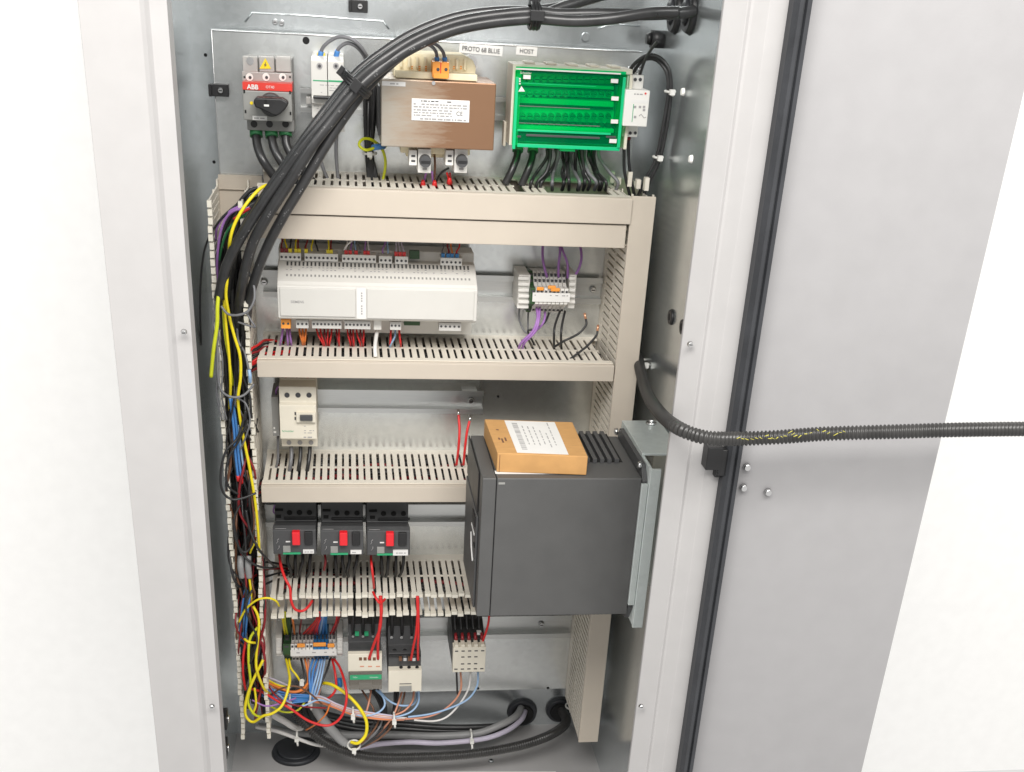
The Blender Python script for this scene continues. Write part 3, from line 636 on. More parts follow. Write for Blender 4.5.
it = [(282.5, 290.5, 'terminal_green')]+[(290.5+k*3.78, 294.2+k*3.78, 'terminal_blue' if 6 <= k <= 9 else 'white_plastic') for k in range(12)]
strip('row of terminals with green blue and grey blocks at the bottom left', it, 632, 660, -48, 310, 660, [(297, 305, 646), (313, 326, 645), (327.5, 334.5, 646)], [(276, 282, 'white_plastic'), (337, 343, 'white_plastic')], (290.5, 650, 336.5, 656))

# --- three pole breaker in the third row
t = dev('moulded_breaker', 'cream three pole breaker with small dark toggle alone on the third row', 'circuit breaker', 298, 447)
Y = -64; x0, x1, z0, z1 = rect(279.5, 386, 316.5, 446, Y); z0 = zz(446.5, -50, 298); zb_ = zz(439, Y, 298); zt2 = zz(389, Y, 298)
b = MB(); b.prism([(-9, z1), (-44, z1), (-44, zt2+2), (Y+6, zt2), (Y+5, zz(404, Y, 298)), (Y, zz(405.5, Y, 298)), (Y, zb_), (-50, zb_-1), (-50, z0), (-9, z0)], x0, x1, 'cream_plastic'); b.build('body', t, .8)
for k, px in enumerate((287, 298, 309)):
    c = at(px, 395, Y+5.5); MB().cyl((c[0], c[1]-.2, c[2]), 'y', 2.9, -.3, 'ink', 14).build('terminal_hole', t); c = at(px+2, 442.5, -50.2); MB().cyl(c, 'y', 2.7, -.3, 'ink_grey', 14).build('terminal_hole', t)
b = MB(); b.pbox(296.5, 413, 315.5, 422.5, Y-3, Y-.05, 'cream_plastic'); b.pbox(294.5, 412, 296, 415, Y-.3, Y, 'ink'); b.pbox(294.5, 417, 296, 420, Y-.3, Y, 'ink'); b.build('toggle_frame', t, .5)
b = MB(); b.pbox(300, 415.5, 312.5, 421, Y-5.5, Y-3.1, 'dark_grey'); b.build('toggle', t, .6)
b = MB(); a = at(288, 431, Y-.1); b.text('Schneider', a[0], a[1], a[2], 2.3, 'ink_green'); print_rows(b, 304, 425, 315, 434, Y, 4, 'ink_grey', .5, .3); print_rows(b, 301, 436, 315, 438.5, Y, 1, 'ink_grey', .6); b.build('printing', t)
b = MB(); b.pbox(272, 397, 279, 436, -46, -9, 'grey_plastic'); print_rows(b, 273.5, 422, 277, 434, -46, 3, 'label_white', .7); b.build('side_contact', t, .6)

# --- motor breakers
def motor_breaker(dx, label, tall):
    t = dev('motor_breaker', label, 'circuit breaker', 296+dx, 557, 'motor breakers in the fourth row')
    dyp = (dx/47.)*.5
    xs0, xs1, _, _ = rect(273+dx, 530+dyp, 316+dx, 553+dyp, -86); zt0 = zz(503, -50, 296+dx); zt3 = zz(521+dyp, -52, 296+dx); zf = zz(530+dyp, -86, 296+dx); zb0 = zz(554+dyp, -86, 296+dx)
    b = MB(); b.prism([(-8, zt0+6), (-50, zt0+6), (-52, zt3), (-80, zf+2), (-86, zf), (-86, zb0), (-74, zb0-5), (-8, zb0-5)], xs0, xs1, 'dark_grey'); b.build('body', t, .9)
    b = MB()
    for k in range(3): c = at(289.5+dx+k*10, 512.5+dyp, -51.7); b.cyl(c, 'y', 3.1, -.4, 'hole', 14)
    b.pbox(275+dx, 509+dyp, 283+dx, 511+dyp, -52.3, -51.5, 'hole'); b.pbox(276+dx, 515+dyp, 281+dx, 518+dyp, -52.3, -51.5, 'hole'); b.build('terminal_hole', t)
    b = MB(); b.pbox(284+dx, 503+dyp, 316+dx, 520+dyp, -53.5, -52.1, 'black') if False else b.pbox(284+dx, 517.5+dyp, 316+dx, 519.5+dyp, -54, -51.9, 'black'); b.build('terminal_shroud', t, .4)
    b = MB(); b.pbox(292+dx, 532.5+dyp, 300+dx, 545.5+dyp, -92, -86.1, 'red_button'); b.build('push_button', t, 1)
    b = MB(); b.pbox(304.5+dx, 532+dyp, 312.5+dx, 545+dyp, -88.5, -86.1, 'black'); b.build('start_button', t, .7)
    b = MB(); b.pbox(283+dx, 546+dyp, 290.5+dx, 552.5+dyp, -87, -86.05, 'pale_grey'); b.build('setting_dial', t, .4)
    b = MB(); b.pbox(283+dx, 552.7+dyp, 300.5+dx, 554.4+dyp, -86.9, -86.05, 'ink_green'); print_rows(b, 291, 547+dyp, 301, 551+dyp, -86.1, 2, 'ink_grey', .5) if False else None; b.build('green_stripe', t)
    b = MB()
    x_, _, z_ = at(288+dx, 541.5+dyp, -86.1); b.box(x_-2.5, x_+2.5, -86.5, -86, z_-.7, z_+.7, 'label_white'); x_, _, z_ = at(278+dx, 541+dyp, -86.1)
    b.tube([(x_-2, -86.2, z_-3), (x_, -86.2, z_), (x_-1, -86.2, z_+1), (x_+1, -86.2, z_+3)], .35, 'ink_grey', 5); b.tube([(x_-1, -86.2, z_-11), (x_+1, -86.2, z_-8), (x_+1, -86.2, z_-6)], .35, 'ink_grey', 5); b.tube([at(x+dx, 528.7+dyp, -85.6) for x in (275, 286)], .3, 'ink_grey', 5)
    b.build('printing', t)
    b = MB()
    if tall: b.pbox(299+dx, 549.5+dyp, 314+dx, 554.5+dyp, -88, -86.05, 'label_white'); print_rows(b, 302+dx, 551+dyp, 312+dx, 553+dyp, -88, 1, 'ink_grey', .9)
    else: b.pbox(303+dx, 550+dyp, 314+dx, 553.6+dyp, -87.6, -86.05, 'label_white'); print_rows(b, 304.5+dx, 551+dyp, 313+dx, 552.8+dyp, -87.6, 1, 'ink_grey', .9)
    b.build('name_label', t, .2); return t
motor_breaker(0, 'dark red buttoned motor breaker nearest the wire filled left duct', False)
motor_breaker(47.5, 'dark red buttoned motor breaker in the middle of its row', False)
motor_breaker(94, 'dark red buttoned motor breaker beside the empty end of its rail', True)

# --- contactors
t = dev('contactor', 'contactor with cream terminals and smoked cover over a green stripe', 'contactor', 365, 690)
def body5(t, a0, a1, ytop, ymid, yb0, Yu, Yf, dx=0):
    xs0, xs1, _, _ = rect(a0, ymid, a1, yb0, Yf); zt0 = zz(ytop, Yu, (a0+a1)/2); zm_ = zz(ymid-10, Yu, (a0+a1)/2); zf = zz(ymid, Yf, (a0+a1)/2); zb0 = zz(yb0, Yf, (a0+a1)/2)
    b = MB(); b.prism([(-8, zt0), (Yu, zt0), (Yu, zm_), (Yf+4, zf), (Yf+4, zb0+2), (-8, zb0+2)], xs0, xs1, 'dark_grey'); b.build('body', t, .8); return xs0, xs1
body5(t, 348.5, 381.5, 624, 652, 689, -56, -78)
b = MB(); b.pbox(348, 654, 382, 671.5, -80, -74.1, 'cream_plastic'); b.build('terminal_front', t, .7)
b = MB()
for k in range(4): b.pbox(359+k*4.6, 657.5, 362+k*4.6, 660.5, -80.3, -79.9, 'brown')
for k in range(3): b.pbox(360+k*8, 666, 364+k*8, 667, -80.3, -79.9, 'salmon')
for k in range(3): dot(b, 355+k*10.3, 650.5, -70, 2.8); c = at(353+k*10, 636, -57); b.cyl(c, 'y', 1.7, -1.2, 'steel', 10)
for k in range(2): b.pbox(355+k*9.5, 632.5, 359+k*9.5, 636, -58.6, -56.1, 'ink_green')
b.build('terminal_screw', t)
b = MB(); b.pbox(349, 672, 382, 689.5, -82, -74.1, 'smoke_clear'); o = b.build('smoked_cover', t, .8); b = MB(); b.pbox(350, 675, 381.5, 679.5, -82.5, -82.05, 'ink_green'); a = at(374, 677.2, -82.6); b.text('Schneider', a[0], a[1], a[2], 1.9, 'label_white'); a = at(355, 677.2, -82.6); b.text('TeSys', a[0], a[1], a[2], 1.8, 'label_white'); b.build('green_stripe', o)
b = MB(); b.pbox(359, 683, 372, 690, -79, -74.2, 'pale_grey'); b.build('contact_carrier', t, .5)
t = dev('contactor', 'contactor with plain cream lower front and dark upper terminals', 'contactor', 405, 692)
body5(t, 388.5, 421, 626, 655, 691, -56, -78)
b = MB(); b.pbox(388.5, 670.5, 421.5, 691.5, -82, -74.1, 'cream_plastic'); b.pbox(399.5, 683.5, 411.5, 684.3, -82.3, -81.9, 'ink'); b.pbox(399.5, 686.5, 411.5, 691.8, -83.5, -82.1, 'pale_grey'); b.build('lower_front', t, .8)
b = MB()
for k in range(3): dot(b, 394.5+k*10.3, 650.5, -68, 2.8); c = at(391.5+k*10, 637, -57); b.cyl(c, 'y', 2, -1.2, 'steel', 10)
for k in range(3): dot(b, 401+k*8, 667, -78.6, 2.2)
for k in range(5): b.pbox(399+k*4.5, 658, 402+k*4.5, 661, -79, -74, 'steel' if k % 2 else 'brown')
b.build('terminal_screw', t)
b = MB(); b.pbox(389, 655, 421, 657, -76, -73.9, 'black'); b.build('auxiliary_front', t, .4)
# --- control relay
t = dev('control_relay', 'small black relay with a cream screw terminal front near the drive', 'relay', 468, 672)
xs0, xs1, zb0, _ = rect(453, 645, 485.5, 672, -74); z1_ = zz(618, -40, 466); zm_ = zz(645, -74, 468)
b = MB(); b.prism([(-8, z1_), (-42, z1_), (-64, zm_+1), (-64, zb0), (-8, zb0)], xs0+.5, xs1-.5, 'black'); b.build('body', t, .8)
b = MB(); b.box(xs0, xs1, -74, -64.2, zb0, zm_-3.5, 'cream_plastic')
for k in range(5): x = xs0+(k+.5)*(xs1-xs0)/5; b.box(x-2.4, x+2.4, -73.5, -64.2, zm_-3.4, zm_, 'cream_plastic')
b.build('terminal_front', t, .5)
b = MB()
for r_ in (.86, .62, .34, .13):
    for k in range(5):
        if r_ in (.62, .34) and k in (0, 4): continue
        x = xs0+(k+.5)*(xs1-xs0)/5; z = zb0+(zm_-3.5-zb0)*r_; b.box(x-2, x+2, -74.4, -73.9, z-.6, z+.7, 'ink')
b.build('terminal_slot', t)
b = MB(); b.pbox(477, 633, 481.5, 637, -60, -54, 'label_white'); b.build('name_label', t, .2)
for k in range(5):
    x = xs0+(k+.5)*(xs1-xs0)/5; b = MB(); b.tube([(x, -66, zm_+1.5), (x, -60, zm_+6)], 2, 'dark_red'); b.build('ferrule', t)
 
# --- variable speed drive on its bracket, carton on top
t = thing('drive', 'large dark grey variable speed drive mounted sideways at the right', 'drive', (157, -180, -545))
vf, vb = -220, -131; vt = at(560, 478.5, vf)[2]; vx0 = at(482.6, 479, vf)[0]; vx1 = at(642, 481, vf)[0]; vz = at(480, 616.5, vf)[2]
sx = at(494.5, 520, vf)[0]
b = MB(); b.box(sx+.6, vx1, vf, vb, vz, vt, 'vfd_grey'); b.build('body', t, 1.2, 3)
b = MB(); b.box(vx0, sx, vf, vb, vz, vt, 'vfd_grey'); b.build('front_cover', t, 1.2, 3)
b = MB(); b.box(vx0-1.6, vx0-.2, vf+16, vb+6, vt-46, vt-3, 'black'); b.box(vx0-2.4, vx0-.2, vf+12, vb+4, vz+2, vt-48, 'dark_grey'); kp = b.build('keypad', t, 1)
b = MB(); b.box(vx0-3.6, vx0-2.5, vf+16, vf+34, vt-62, vt-52, 'black'); b.box(vx0-3.2, vx0-2.5, vf+20, vf+40, vt-74, vt-71.5, 'label_white'); b.box(vx0-3.4, vx0-2.5, vf+14, vf+20, vt-84, vt-81, 'hole'); b.tube([(vx0-3, vf+40, vt-82), (vx0-3, vf+34, vt-95), (vx0-3, vf+22, vt-104)], .8, 'label_white', 6); b.build('keypad_mark', kp)
b = MB(); fx0 = at(588, 470, -200)[0]
for k in range(6):
    x = fx0-8+k*(vx1-4-fx0)/6; b.box(x, x+4.4, vf+30, vb+2, vt+.2, vt+4.6, 'dark_grey'); b.box(x+4.6, x+9, vf+32, vb+4, vt+.05, vt+.4, 'hole')
b.build('cooling_fin', t, .3); b = MB()
for k in range(30): x = vx0+14+k*4.2; b.box(x, x+2.4, vf+2, vf+9, vz-1.2, vz-.1, 'vfd_grey')
b.build('bottom_vent', t)
b = MB(); b.pbox(498.5, 482.5, 505, 484.5, vf-.4, vf+.1, 'pale_grey'); b.build('mark', t)
b = MB(); b.box(at(497, 474, vf)[0], at(560, 474, vf)[0], vf+8.5, vf+14, vt+.05, vt+.5, 'label_white'); b.build('rating_label', t)
fz = vt+11
b = MB(); b.prism([(vf-1, vz+8), (vf-1, vt-2), (vf+9, fz), (vb-4, fz), (vb, vt+4), (vb, vz-8), (vf+6, vz-8)], vx1+.3, vx1+5, 'dark_grey', 'x'); fl_ = b.build('heat_sink_flange', t, .5)
for px, py in ((617, 431.5), (640.5, 465)):
    c = at_x(px, py, vx1-.2); b = MB(); b.cyl((vx1, c[1], c[2]), 'x', 4.2, -3.2, 'steel', 16, 3); b.build('screw', fl_)
t = thing('drive_bracket', 'galvanised angle bracket carrying the dark drive off the right wall', 'bracket', (255, -180, -560))
bz = fz+1.5; bx = vx1+5.2
b = MB(); b.box(bx, bx+3, vf-3, vb+6, vz-10, bz, 'bracket_zinc'); b.box(bx, 334, vf+22, vb+6, bz+.1, bz+2.6, 'bracket_zinc'); b.box(bx+.2, bx+11, vf-6, vf-3.1, vz-12, bz, 'bracket_zinc'); b.box(bx-6.5, bx-.2, vf-4.5, vf-1.4, vz+14, vt-4, 'bracket_zinc'); b.box(332, 335, vf+22, vb+6, vz-10, bz, 'bracket_zinc'); b.build('angle_plate', t, .5)
c = at_z(651, 424, bz+2.7); b = MB(); b.cyl((c[0], min(c[1], vb-2), c[2]), 'z', 6, 2.2, 'steel', 6); b.cyl((c[0], min(c[1], vb-2), c[2]+2.2), 'z', 3, 3, 'steel', 12); b.build('bolt', t)
# carton
ct = thing('carton', 'small flat brown carton with a white barcode label on the drive', 'box', (at(540, 474, vf)[0], (vf+vb)/2, vt+.7))
zlo, zhi = vt+.7, vt+20.5
T4 = [at_z(497.5, 453, zhi), at_z(588, 456.5, zhi), at_z(572.5, 422, zhi), at_z(484.5, 419, zhi)]
B4 = [(p[0], p[1], zlo) for p in T4]
b = MB(); b.hexa(B4, T4, 'carton'); b.build('carton_body', ct, .8)
def onT(u, v, z): 
    A_, B_, C_, D_ = [Vector(p) for p in T4]; p = A_.lerp(B_, u).lerp(D_.lerp(C_, u), v); return (p.x, p.y, z)
def pat(u0, v0, u1, v1, za, zb, m, b): b.hexa([onT(u0, v0, za), onT(u1, v0, za), onT(u1, v1, za), onT(u0, v1, za)], [onT(u0, v0, zb), onT(u1, v0, zb), onT(u1, v1, zb), onT(u0, v1, zb)], m)
b = MB(); pat(.22, .03, .79, .97, zhi+.05, zhi+.25, 'label_white', b); o = b.build('label', ct)
b = MB(); k = .12
while k < .9:
    w_ = random.choice((.012, .02, .03)); pat(.29, k, .35, k+w_, zhi+.27, zhi+.36, 'ink_grey', b); k += w_+random.choice((.012, .02))
for u in (.39, .45, .51, .57, .63, .69):
    k = random.uniform(.1, .3)
    while k < random.uniform(.6, .9):
        w_ = random.uniform(.03, .1); pat(u, k, u+.012, k+w_, zhi+.27, zhi+.36, 'ink_grey', b); k += w_+.03
b.build('printing', o)
for u, v, w_, h_ in ((.085, .66, .03, .035), (.1, .3, .02, .12), (.14, .35, .02, .1), (.07, .38, .02, .06)):
    b = MB(); pat(u, v, u+w_, v+h_, zhi+.05, zhi+.12, 'brown', b); b.build('mark', ct)
b = MB(); b.box(T4[0][0]+2.2, T4[0][0]+2.8, T4[0][1]-.25, T4[0][1]+.3, zlo, zhi-2, 'brown'); b.build('flap_slit', ct); b = MB(); b.box(T4[1][0]-.4, T4[1][0]+.25, T4[1][1]+3, T4[1][1]+4, zlo, zhi-3, 'brown'); b.build('flap_slit', ct)

# ------------------------------------------------------------------ cables and wires
R_ = random.uniform
def many(cnt, label, group, f, r, m, **k):
    for i in range(cnt): wire(label, f(i), r, m[i % len(m)] if isinstance(m, (list, tuple)) else m, group, **k)
# heavy black cables sweeping across the top and down the left side
def heavy(label, pts, r, g=None):
    o = wire(label, pts, r, 'cable_black', g, 'power_cable', 'cable', n=14)
    if r > 4:
        b = MB(); q = path(pts); k = 6
        k = int(len(q)*.42)
        while k < len(q)-16:
            a, c = Vector(q[k]), Vector(q[k+1]); u = (c-a); L = u.length; u.normalize(); n_ = Vector((-u.z, 0, u.x)); t_ = 0; sd = R_(-.5, .7)
            while t_ < L:
                p = a+u*t_; l_ = R_(.6, 1.8); e_ = r*math.sqrt(max(0, 1-sd*sd))/K
                for w_ in (-.5, .5):
                    if random.random() < .45: b.tube([tuple(p+n_*(r*sd+w_)+Vector((0, -e_, 0))), tuple(p+u*l_+n_*(r*sd+w_+R_(-.3,.3))+Vector((0, -e_, 0)))], .3, 'cable_grey', 4)
                t_ += l_+R_(.5, 2)
            k += random.choice((1, 2, 4, 9))
        pr = b.build('printing'); wl = Vector(pr['w']); pr.parent = o; pr.location = wl-Vector(o['w'])
    return o
heavy('thick black cable from the right hand grommet, lying uppermost in the sweeping bundle', [(694,11,-92),(680,13,-96),(640,14.5,-100),(600,14,-100),(560,14.5,-98),(534,12.5,-98),(490,16.5,-98),(452,24,-100),(414,39.5,-106),(384,59,-112),(356,82,-112),(331,113,-114),(306,144,-116),(281,178,-114),(256,213,-112),(238,242,-106),(226,268,-98),(219,298,-88)], 5.3)
heavy('thick black cable dipping below the others between the clip and the inner grommet', [(678,12,-110),(650,13,-112),(610,19,-112),(575,21,-108),(545,19,-104),(534,18.5,-103),(490,22.5,-103),(450,31,-104),(414,46.5,-108),(384,66,-112),(358,89,-115),(333,119,-117),(310,149,-120),(290,181,-120),(268,215,-116),(252,245,-106),(243,280,-92),(239,310,-74),(238,350,-50)], 5.2)
heavy('thick black cable running straight down the left duct from the bundle underside', [(640,-14,-70),(600,-4,-78),(566,6,-88),(534,17,-92),(490,20,-94),(450,29,-96),(420,42,-98),(392,62,-100),(366,88,-104),(344,117,-108),(324,148,-112),(304,182,-114),(284,215,-110),(268,245,-100),(256,275,-90),(248,305,-76),(246,345,-60),(248,400,-50)], 5.0)
heavy('thinner black cable rising out of the top of the frame above the clip', [(624,-12,-60),(596,-5,-66),(565,5,-78),(534,10,-88),(495,11,-90),(455,17,-92),(415,32,-96),(384,51,-100),(356,73,-102),(330,104,-104),(306,136,-108),(282,170,-108),(260,202,-106),(244,228,-98),(233,255,-84),(229,300,-60)], 4.2)
def strap(px, py, ang, Y, w_, l_, label):
    a = at(px, py, Y); t = thing('cable_strap', label, 'cable clip', a); u = Vector((math.cos(ang), 0, math.sin(ang))); v = Vector((-u.z, 0, u.x))
    def pt(i, j, y): p = Vector(a)+u*i+v*j; return (p.x, a[1]+y, p.z)
    b = MB(); ring = [pt(0, math.cos(k*math.pi/8)*l_, -math.sin(k*math.pi/8)*13-1) for k in range(17)]
    for q in (-1, 0, 1): b.tube([(p[0]+u.x*q*w_*.6, p[1], p[2]+u.z*q*w_*.6) for p in ring], w_*.42, 'black', 6)
    b.hexa([pt(-w_, l_-2, -3), pt(w_, l_-2, -3), pt(w_, l_+5, -3), pt(-w_, l_+5, -3)], [pt(-w_, l_-2, 5), pt(w_, l_-2, 5), pt(w_, l_+5, 5), pt(-w_, l_+5, 5)], 'black'); b.build('band', t)
    b = MB(); b.hexa([pt(-w_*1.3, -4, -14), pt(w_*1.3, -4, -14), pt(w_*1.3, 5, -14), pt(-w_*1.3, 5, -14)], [pt(-w_*1.3, -4, -18), pt(w_*1.3, -4, -18), pt(w_*1.3, 5, -18), pt(-w_*1.3, 5, -18)], 'black'); b.build('buckle', t, .6)
strap(356, 84, math.radians(52), -106, 4.2, 15, 'black strap clip gripping the cable bundle beside the transformer')
strap(534, 15.5, math.radians(0), -98, 5, 11, 'black strap clip gripping the cable bundle above the lettered label')

# right hand loop of cables behind the relay
heavy('thin black cable looping from the relay top down to the right duct, outer of two', [(628,73,-46),(636,62,-50),(648,55,-56),(660,58,-62),(669,70,-66),(671,92,-66),(667,125,-60),(660,158,-52),(651,178,-48),(643,196,-44)], 2.6)
heavy('thin black cable looping from the relay top down to the right duct, inner of two', [(633,73,-46),(641,62,-50),(650,58.5,-56),(659,62,-62),(666.5,73,-66),(668,93,-66),(663,126,-60),(656,158,-52),(646,178,-48),(638,196,-44)], 2.4)
heavy('thin black cable hanging from the small gland on the right wall', [(658,41,-80),(652,48,-70),(645,60,-60),(640,74,-50),(637,82,-44)], 2.0)
def tie(px, py, Y, label, r=5, ang=0, tail=9, m='cable_tie', group=None):
    a = at(px, py, Y); b = MB(); ca, sa = math.cos(ang), math.sin(ang)
    ring = [(a[0]+math.cos(k*math.pi/8)*r*ca, a[1]+math.sin(k*math.pi/8)*r, a[2]+math.cos(k*math.pi/8)*r*sa) for k in range(17)]
    b.tube(ring, 1.3, m, 6); b.box(a[0]-2.6, a[0]+2.6, a[1]-r-3.5, a[1]-r+.5, a[2]-2.6, a[2]+2.6, m); b.tube([(a[0], a[1]-r-1.5, a[2]-2), (a[0]+.8, a[1]-r-2, a[2]-tail*.6), (a[0]+1, a[1]-r-1, a[2]-tail)], 1.5, m, 6)
    return tag(b.build('cable_tie'), label, 'cable tie', group)
tie(670, 91.5, -66, 'white tie upper on the cable loop right of the relay', 5, 0, 3)
tie(658, 157, -52, 'white tie lower on the cable loop right of the relay', 5, 0, 3)
for px, py, lab in ((684, 92, 'white fixing dot on the right wall level with the upper tie'), (692, 159, 'white fixing dot on the right wall level with the lower tie')):
    c = at_x(px, py, 267.9); b = MB(); b.cyl(c, 'x', 3.2, -2.5, 'cable_tie', 16, 2.4); tag(b.build('wall_fixing'), lab, 'fixing')
tie(643.5, 362, -62, 'white tie around the conduit where it leaves the right duct', 8, 0, 4)

# corrugated conduits
def conduit(label, pts, r, tint='conduit_black', pitch=3.2, raw=False, name='conduit'):
    q = spline(pts if raw else [at(*p) for p in pts], 14); V = [Vector(p) for p in q]; out = [V[0]]; acc = 0; pitch /= 2
    for a, b_ in zip(V, V[1:]):
        L = (b_-a).length; d = 0
        while acc+(L-d) >= pitch/2: d += pitch/2-acc; acc = 0; out.append(a.lerp(b_, d/L))
        acc += L-d
    b = MB(); b.tube(out, r, tint, 16, rfun=lambda k: r*(1.0 if k % 4 < 2 else .80)); return tag(b.build(name), label, 'conduit')
hc = conduit('black corrugated conduit running from the cabinet straight across the open door and beyond its edge', [(638,358,-60),(641,373,-110),(647,393,-190),(659,412,-275),(675,426,-322),(695,435,-336),(716,438.5,-342),(745,438.5,-340),(780,437,-344),(820,434,-346),(864,432.5,-352),(900,431.5,-356),(950,430,-360),(1020,429,-362),(1100,429,-364),(1180,431,-366)], 6.1)
b = MB()
hw = [at(*p) for p in ((738,438,-348.5),(752,439.5,-349),(766,437,-350.5),(777,439,-351.5),(790,433,-352),(800,436,-352.5),(818,430,-353),(836,434,-354),(850,429,-355))]
for p in [Vector(h1).lerp(Vector(h2), t_) for h1, h2 in zip(hw, hw[1:]) for t_ in (0, .35, .6)]: b.tube([(p.x-R_(.8,2), p.y, p.z+R_(-2,1)), (p.x+R_(.6,2), p.y-.2, p.z+R_(-1,2))], R_(.2,.4), 'print_yellow', 5)
o = b.build('yellow_print'); wl = Vector(o['w']); o.parent = hc; o.location = wl-Vector(hc['w'])
conduit('black corrugated conduit sagging along the bottom to the rear grommet', [(286,694,-30),(297,714,-40),(310,729,-48),(325,742,-55),(345,751,-60),(375,757,-64),(420,757,-66),(470,754,-64),(520,745.5,-56),(552,734,-40),(566,722,-10),(562,710,18)], 6.8)

# cables below the row one devices
for pts, lab in (([(256,131,-36),(257.5,146,-42),(264,162,-48),(277,180,-46)], 'left'), ([(271,131,-36),(274,148,-42),(282,163,-46),(296,184,-44)], 'middle'), ([(285.5,131,-36),(287,146,-40),(298,164,-44),(314,184,-42)], 'right')):
    wire('black supply cable with green sleeve under the rotary switch', pts, 4.6, 'cable_black', 'supply cables under the rotary switch', 'supply_cable', 'cable', ends=('green_wire', 4), n=12)
many(2, 'thin grey wire looping from the miniature breaker top behind the heavy bundle', 'wire loops on the breaker top', lambda i: [[(320,57,-44),(324,46,-46),(338,37,-50),(353,40,-52),(364,51,-50),(369,64,-40),(371,90,-24)], [(336,57,-44),(339,48,-46),(348,43,-48),(358,48,-48),(365,58,-44),(368,68,-38),(369,95,-26)]][i], 2.4, 'wire_grey', ends=('blue', 5))
many(2, 'dark wire dropping from the miniature breaker into the slotted duct', 'wires under the breaker', lambda i: [[(317,129,-30),(318,148,-34),(323,168,-38),(330,184,-36)], [(337,129,-36),(336,150,-36),(337,168,-36),(339,184,-36)]][i], 2.4, 'wire_grey')
many(7, 'black wire in the tied vertical bunch left of the transformer', 'tied vertical bunch left of the transformer', lambda i: [(366+R_(-1,8),62,-20),(365+i*1.7,90,-16-R_(0,10)),(365+i*1.6,118,-14-R_(0,10)),(366.5+i*.9,152,-18-R_(0,6)),(368+i*1.3,172,-24),(369+i*1.5,186,-26)], 2.4, 'wire_black')
tie(369.5, 153, -22, 'white tie on the vertical bunch left of the transformer', 7, 0, 4)
wire('yellow green earth wire looping to a blue crimped lug beside the transformer', [(386,146,-30),(377,147,-40),(366,150,-46),(359,145,-46),(363,139,-42),(372,140,-36),(382,149,-30),(385.5,164,-32),(382,184,-32)], 2.0, 'yellow_green')
b = MB(); b.tube([at(373,147.5,-42), at(384,146,-34)], 3, 'blue', 10); tag(b.build('crimp_lug'), 'blue crimp sleeve on the earth wire beside the transformer', 'wire lug')
many(2, 'dark wire with blue sleeve arching from the orange block on the transformer', 'wires on the orange transformer block', lambda i: [(437+i*8,63,-72),(436+i*7,52,-74),(429+i*6,45-i,-76),(417+i*5,45-i*2,-78),(400,54,-84)], 2.2, 'wire_grey', ends=('blue', 5))
for k, (pts, m1, m2, lab) in enumerate(((( (426,173,-56),(424,181,-50),(421,188,-40)), 'violet', 'red', 'violet wire with red ferrule below the left fuse holder'), (((432,172,-58),(433,182,-50),(436,190,-40)), 'violet', 'red', 'violet wire with red ferrule between the fuse holders'), (((434,150,-50),(435,165,-54),(434,182,-50),(433,190,-40)), 'brown', None, 'brown wire running down between the two fuse holders'), (((449,168,-56),(442,172,-54),(437,180,-48),(435,188,-40)), 'wire_black', 'red', 'dark wire crossing from the right fuse holder with red ferrule'), (((450,173,-58),(450,182,-52),(445,190,-40)), 'dark_red', 'red', 'dark red wire with red ferrule below the right fuse holder'), (((447,173,-58),(449,180,-52),(452,189,-40)), 'red', 'red', 'bright red wire beside the right fuse holder'))):
    wire(lab, pts, 1.5, m1, None, ends=None if not m2 else None, end2=None)
for px, py in ((423, 184), (434.5, 184.5), (449.5, 181)):
    b = MB(); b.tube([at(px, py-3.5, -56), at(px, py+2, -54)], 3.2, 'red', 10, rfun=lambda k: (1.6, 3.4)[k]); tag(b.build('ferrule'), 'red ferrule' + {423: ' under the left fuse holder', 434.5: ' between the two fuse holders', 449.5: ' under the right fuse holder'}[px], 'ferrule')
many(2, 'thick black cable at the left end of the green covered block', 'thick cables left under the green block', lambda i: [[(518,148,-34),(516.5,158,-38),(511,172,-42),(505,184,-42)], [(533,149,-32),(532,158,-36),(528,170,-40),(521,186,-40)]][i], (4.0), 'cable_black', ends=('green_wire', 3), n=12)
def fan(i):
    x = 548+i*3.4+R_(-1,1); e = 536+i*5.3+R_(-7,7); return [(x,149,-36-R_(0,14)),(x+R_(-1,1),158,-38-R_(0,10)),((x+e)/2+R_(-3,3),172,-38-R_(0,16)),(e,182,-46-R_(0,12)),(e-R_(0,3),190,-46)]
many(16, 'black wire fanning from under the green block into the open duct', 'black wires under the green block', fan, 2.5, ['wire_black', 'wire_black', 'cable_black', 'wire_grey'])
many(2, 'black wire with reddish collar below the slim relay', 'wires under the slim relay', lambda i: [(623.5+i*5,136,-44),(624+i*4.5,152,-42),(624.5+i*5.5,172,-42),(630+i*4.5,196,-40)], 2.3, 'wire_black', ends=('dark_red', 2))

# --- left duct: wires sweeping in at the top, then the packed run
def sweep(i):
    x = -131+i*1.7; y = -40-R_(0,36); return [at(292,192+R_(-4,10),y+14), at(270,190+i*.9,y+4), at(250-R_(0,6),193+i*1.1,y), (x+3+R_(-2,2),y,-250), (x,y,-300), (x+R_(-3,3),y,-370), (x+R_(-3,3),y,-440)]
for i in range(10, 15): stuff_wire(sweep(i), 2.7, 'wire_black')
many(11, 'black wire bending out of the top duct and down the left duct', 'black wires bending into the left duct', sweep, 2.7, ['wire_black', 'cable_black', 'wire_black'], raw=True)
def run(i):
    x = -131+(i % 13)*1.95+R_(-1,1); y = -8-(i//13)*15-R_(0,6); z0 = -265-R_(0,60); z1 = -805-R_(0,45) if i % 3 else -680-R_(0,80); n = 9; dx = 0; out = []
    for k in range(n):
        dx = max(-5, min(5, dx+R_(-4,4))); out.append((max(-132.5, min(-106.5, x+dx)), max(-76, min(-5, y+R_(-6,6))), z0+(z1-z0)*k/(n-1)))
    return out
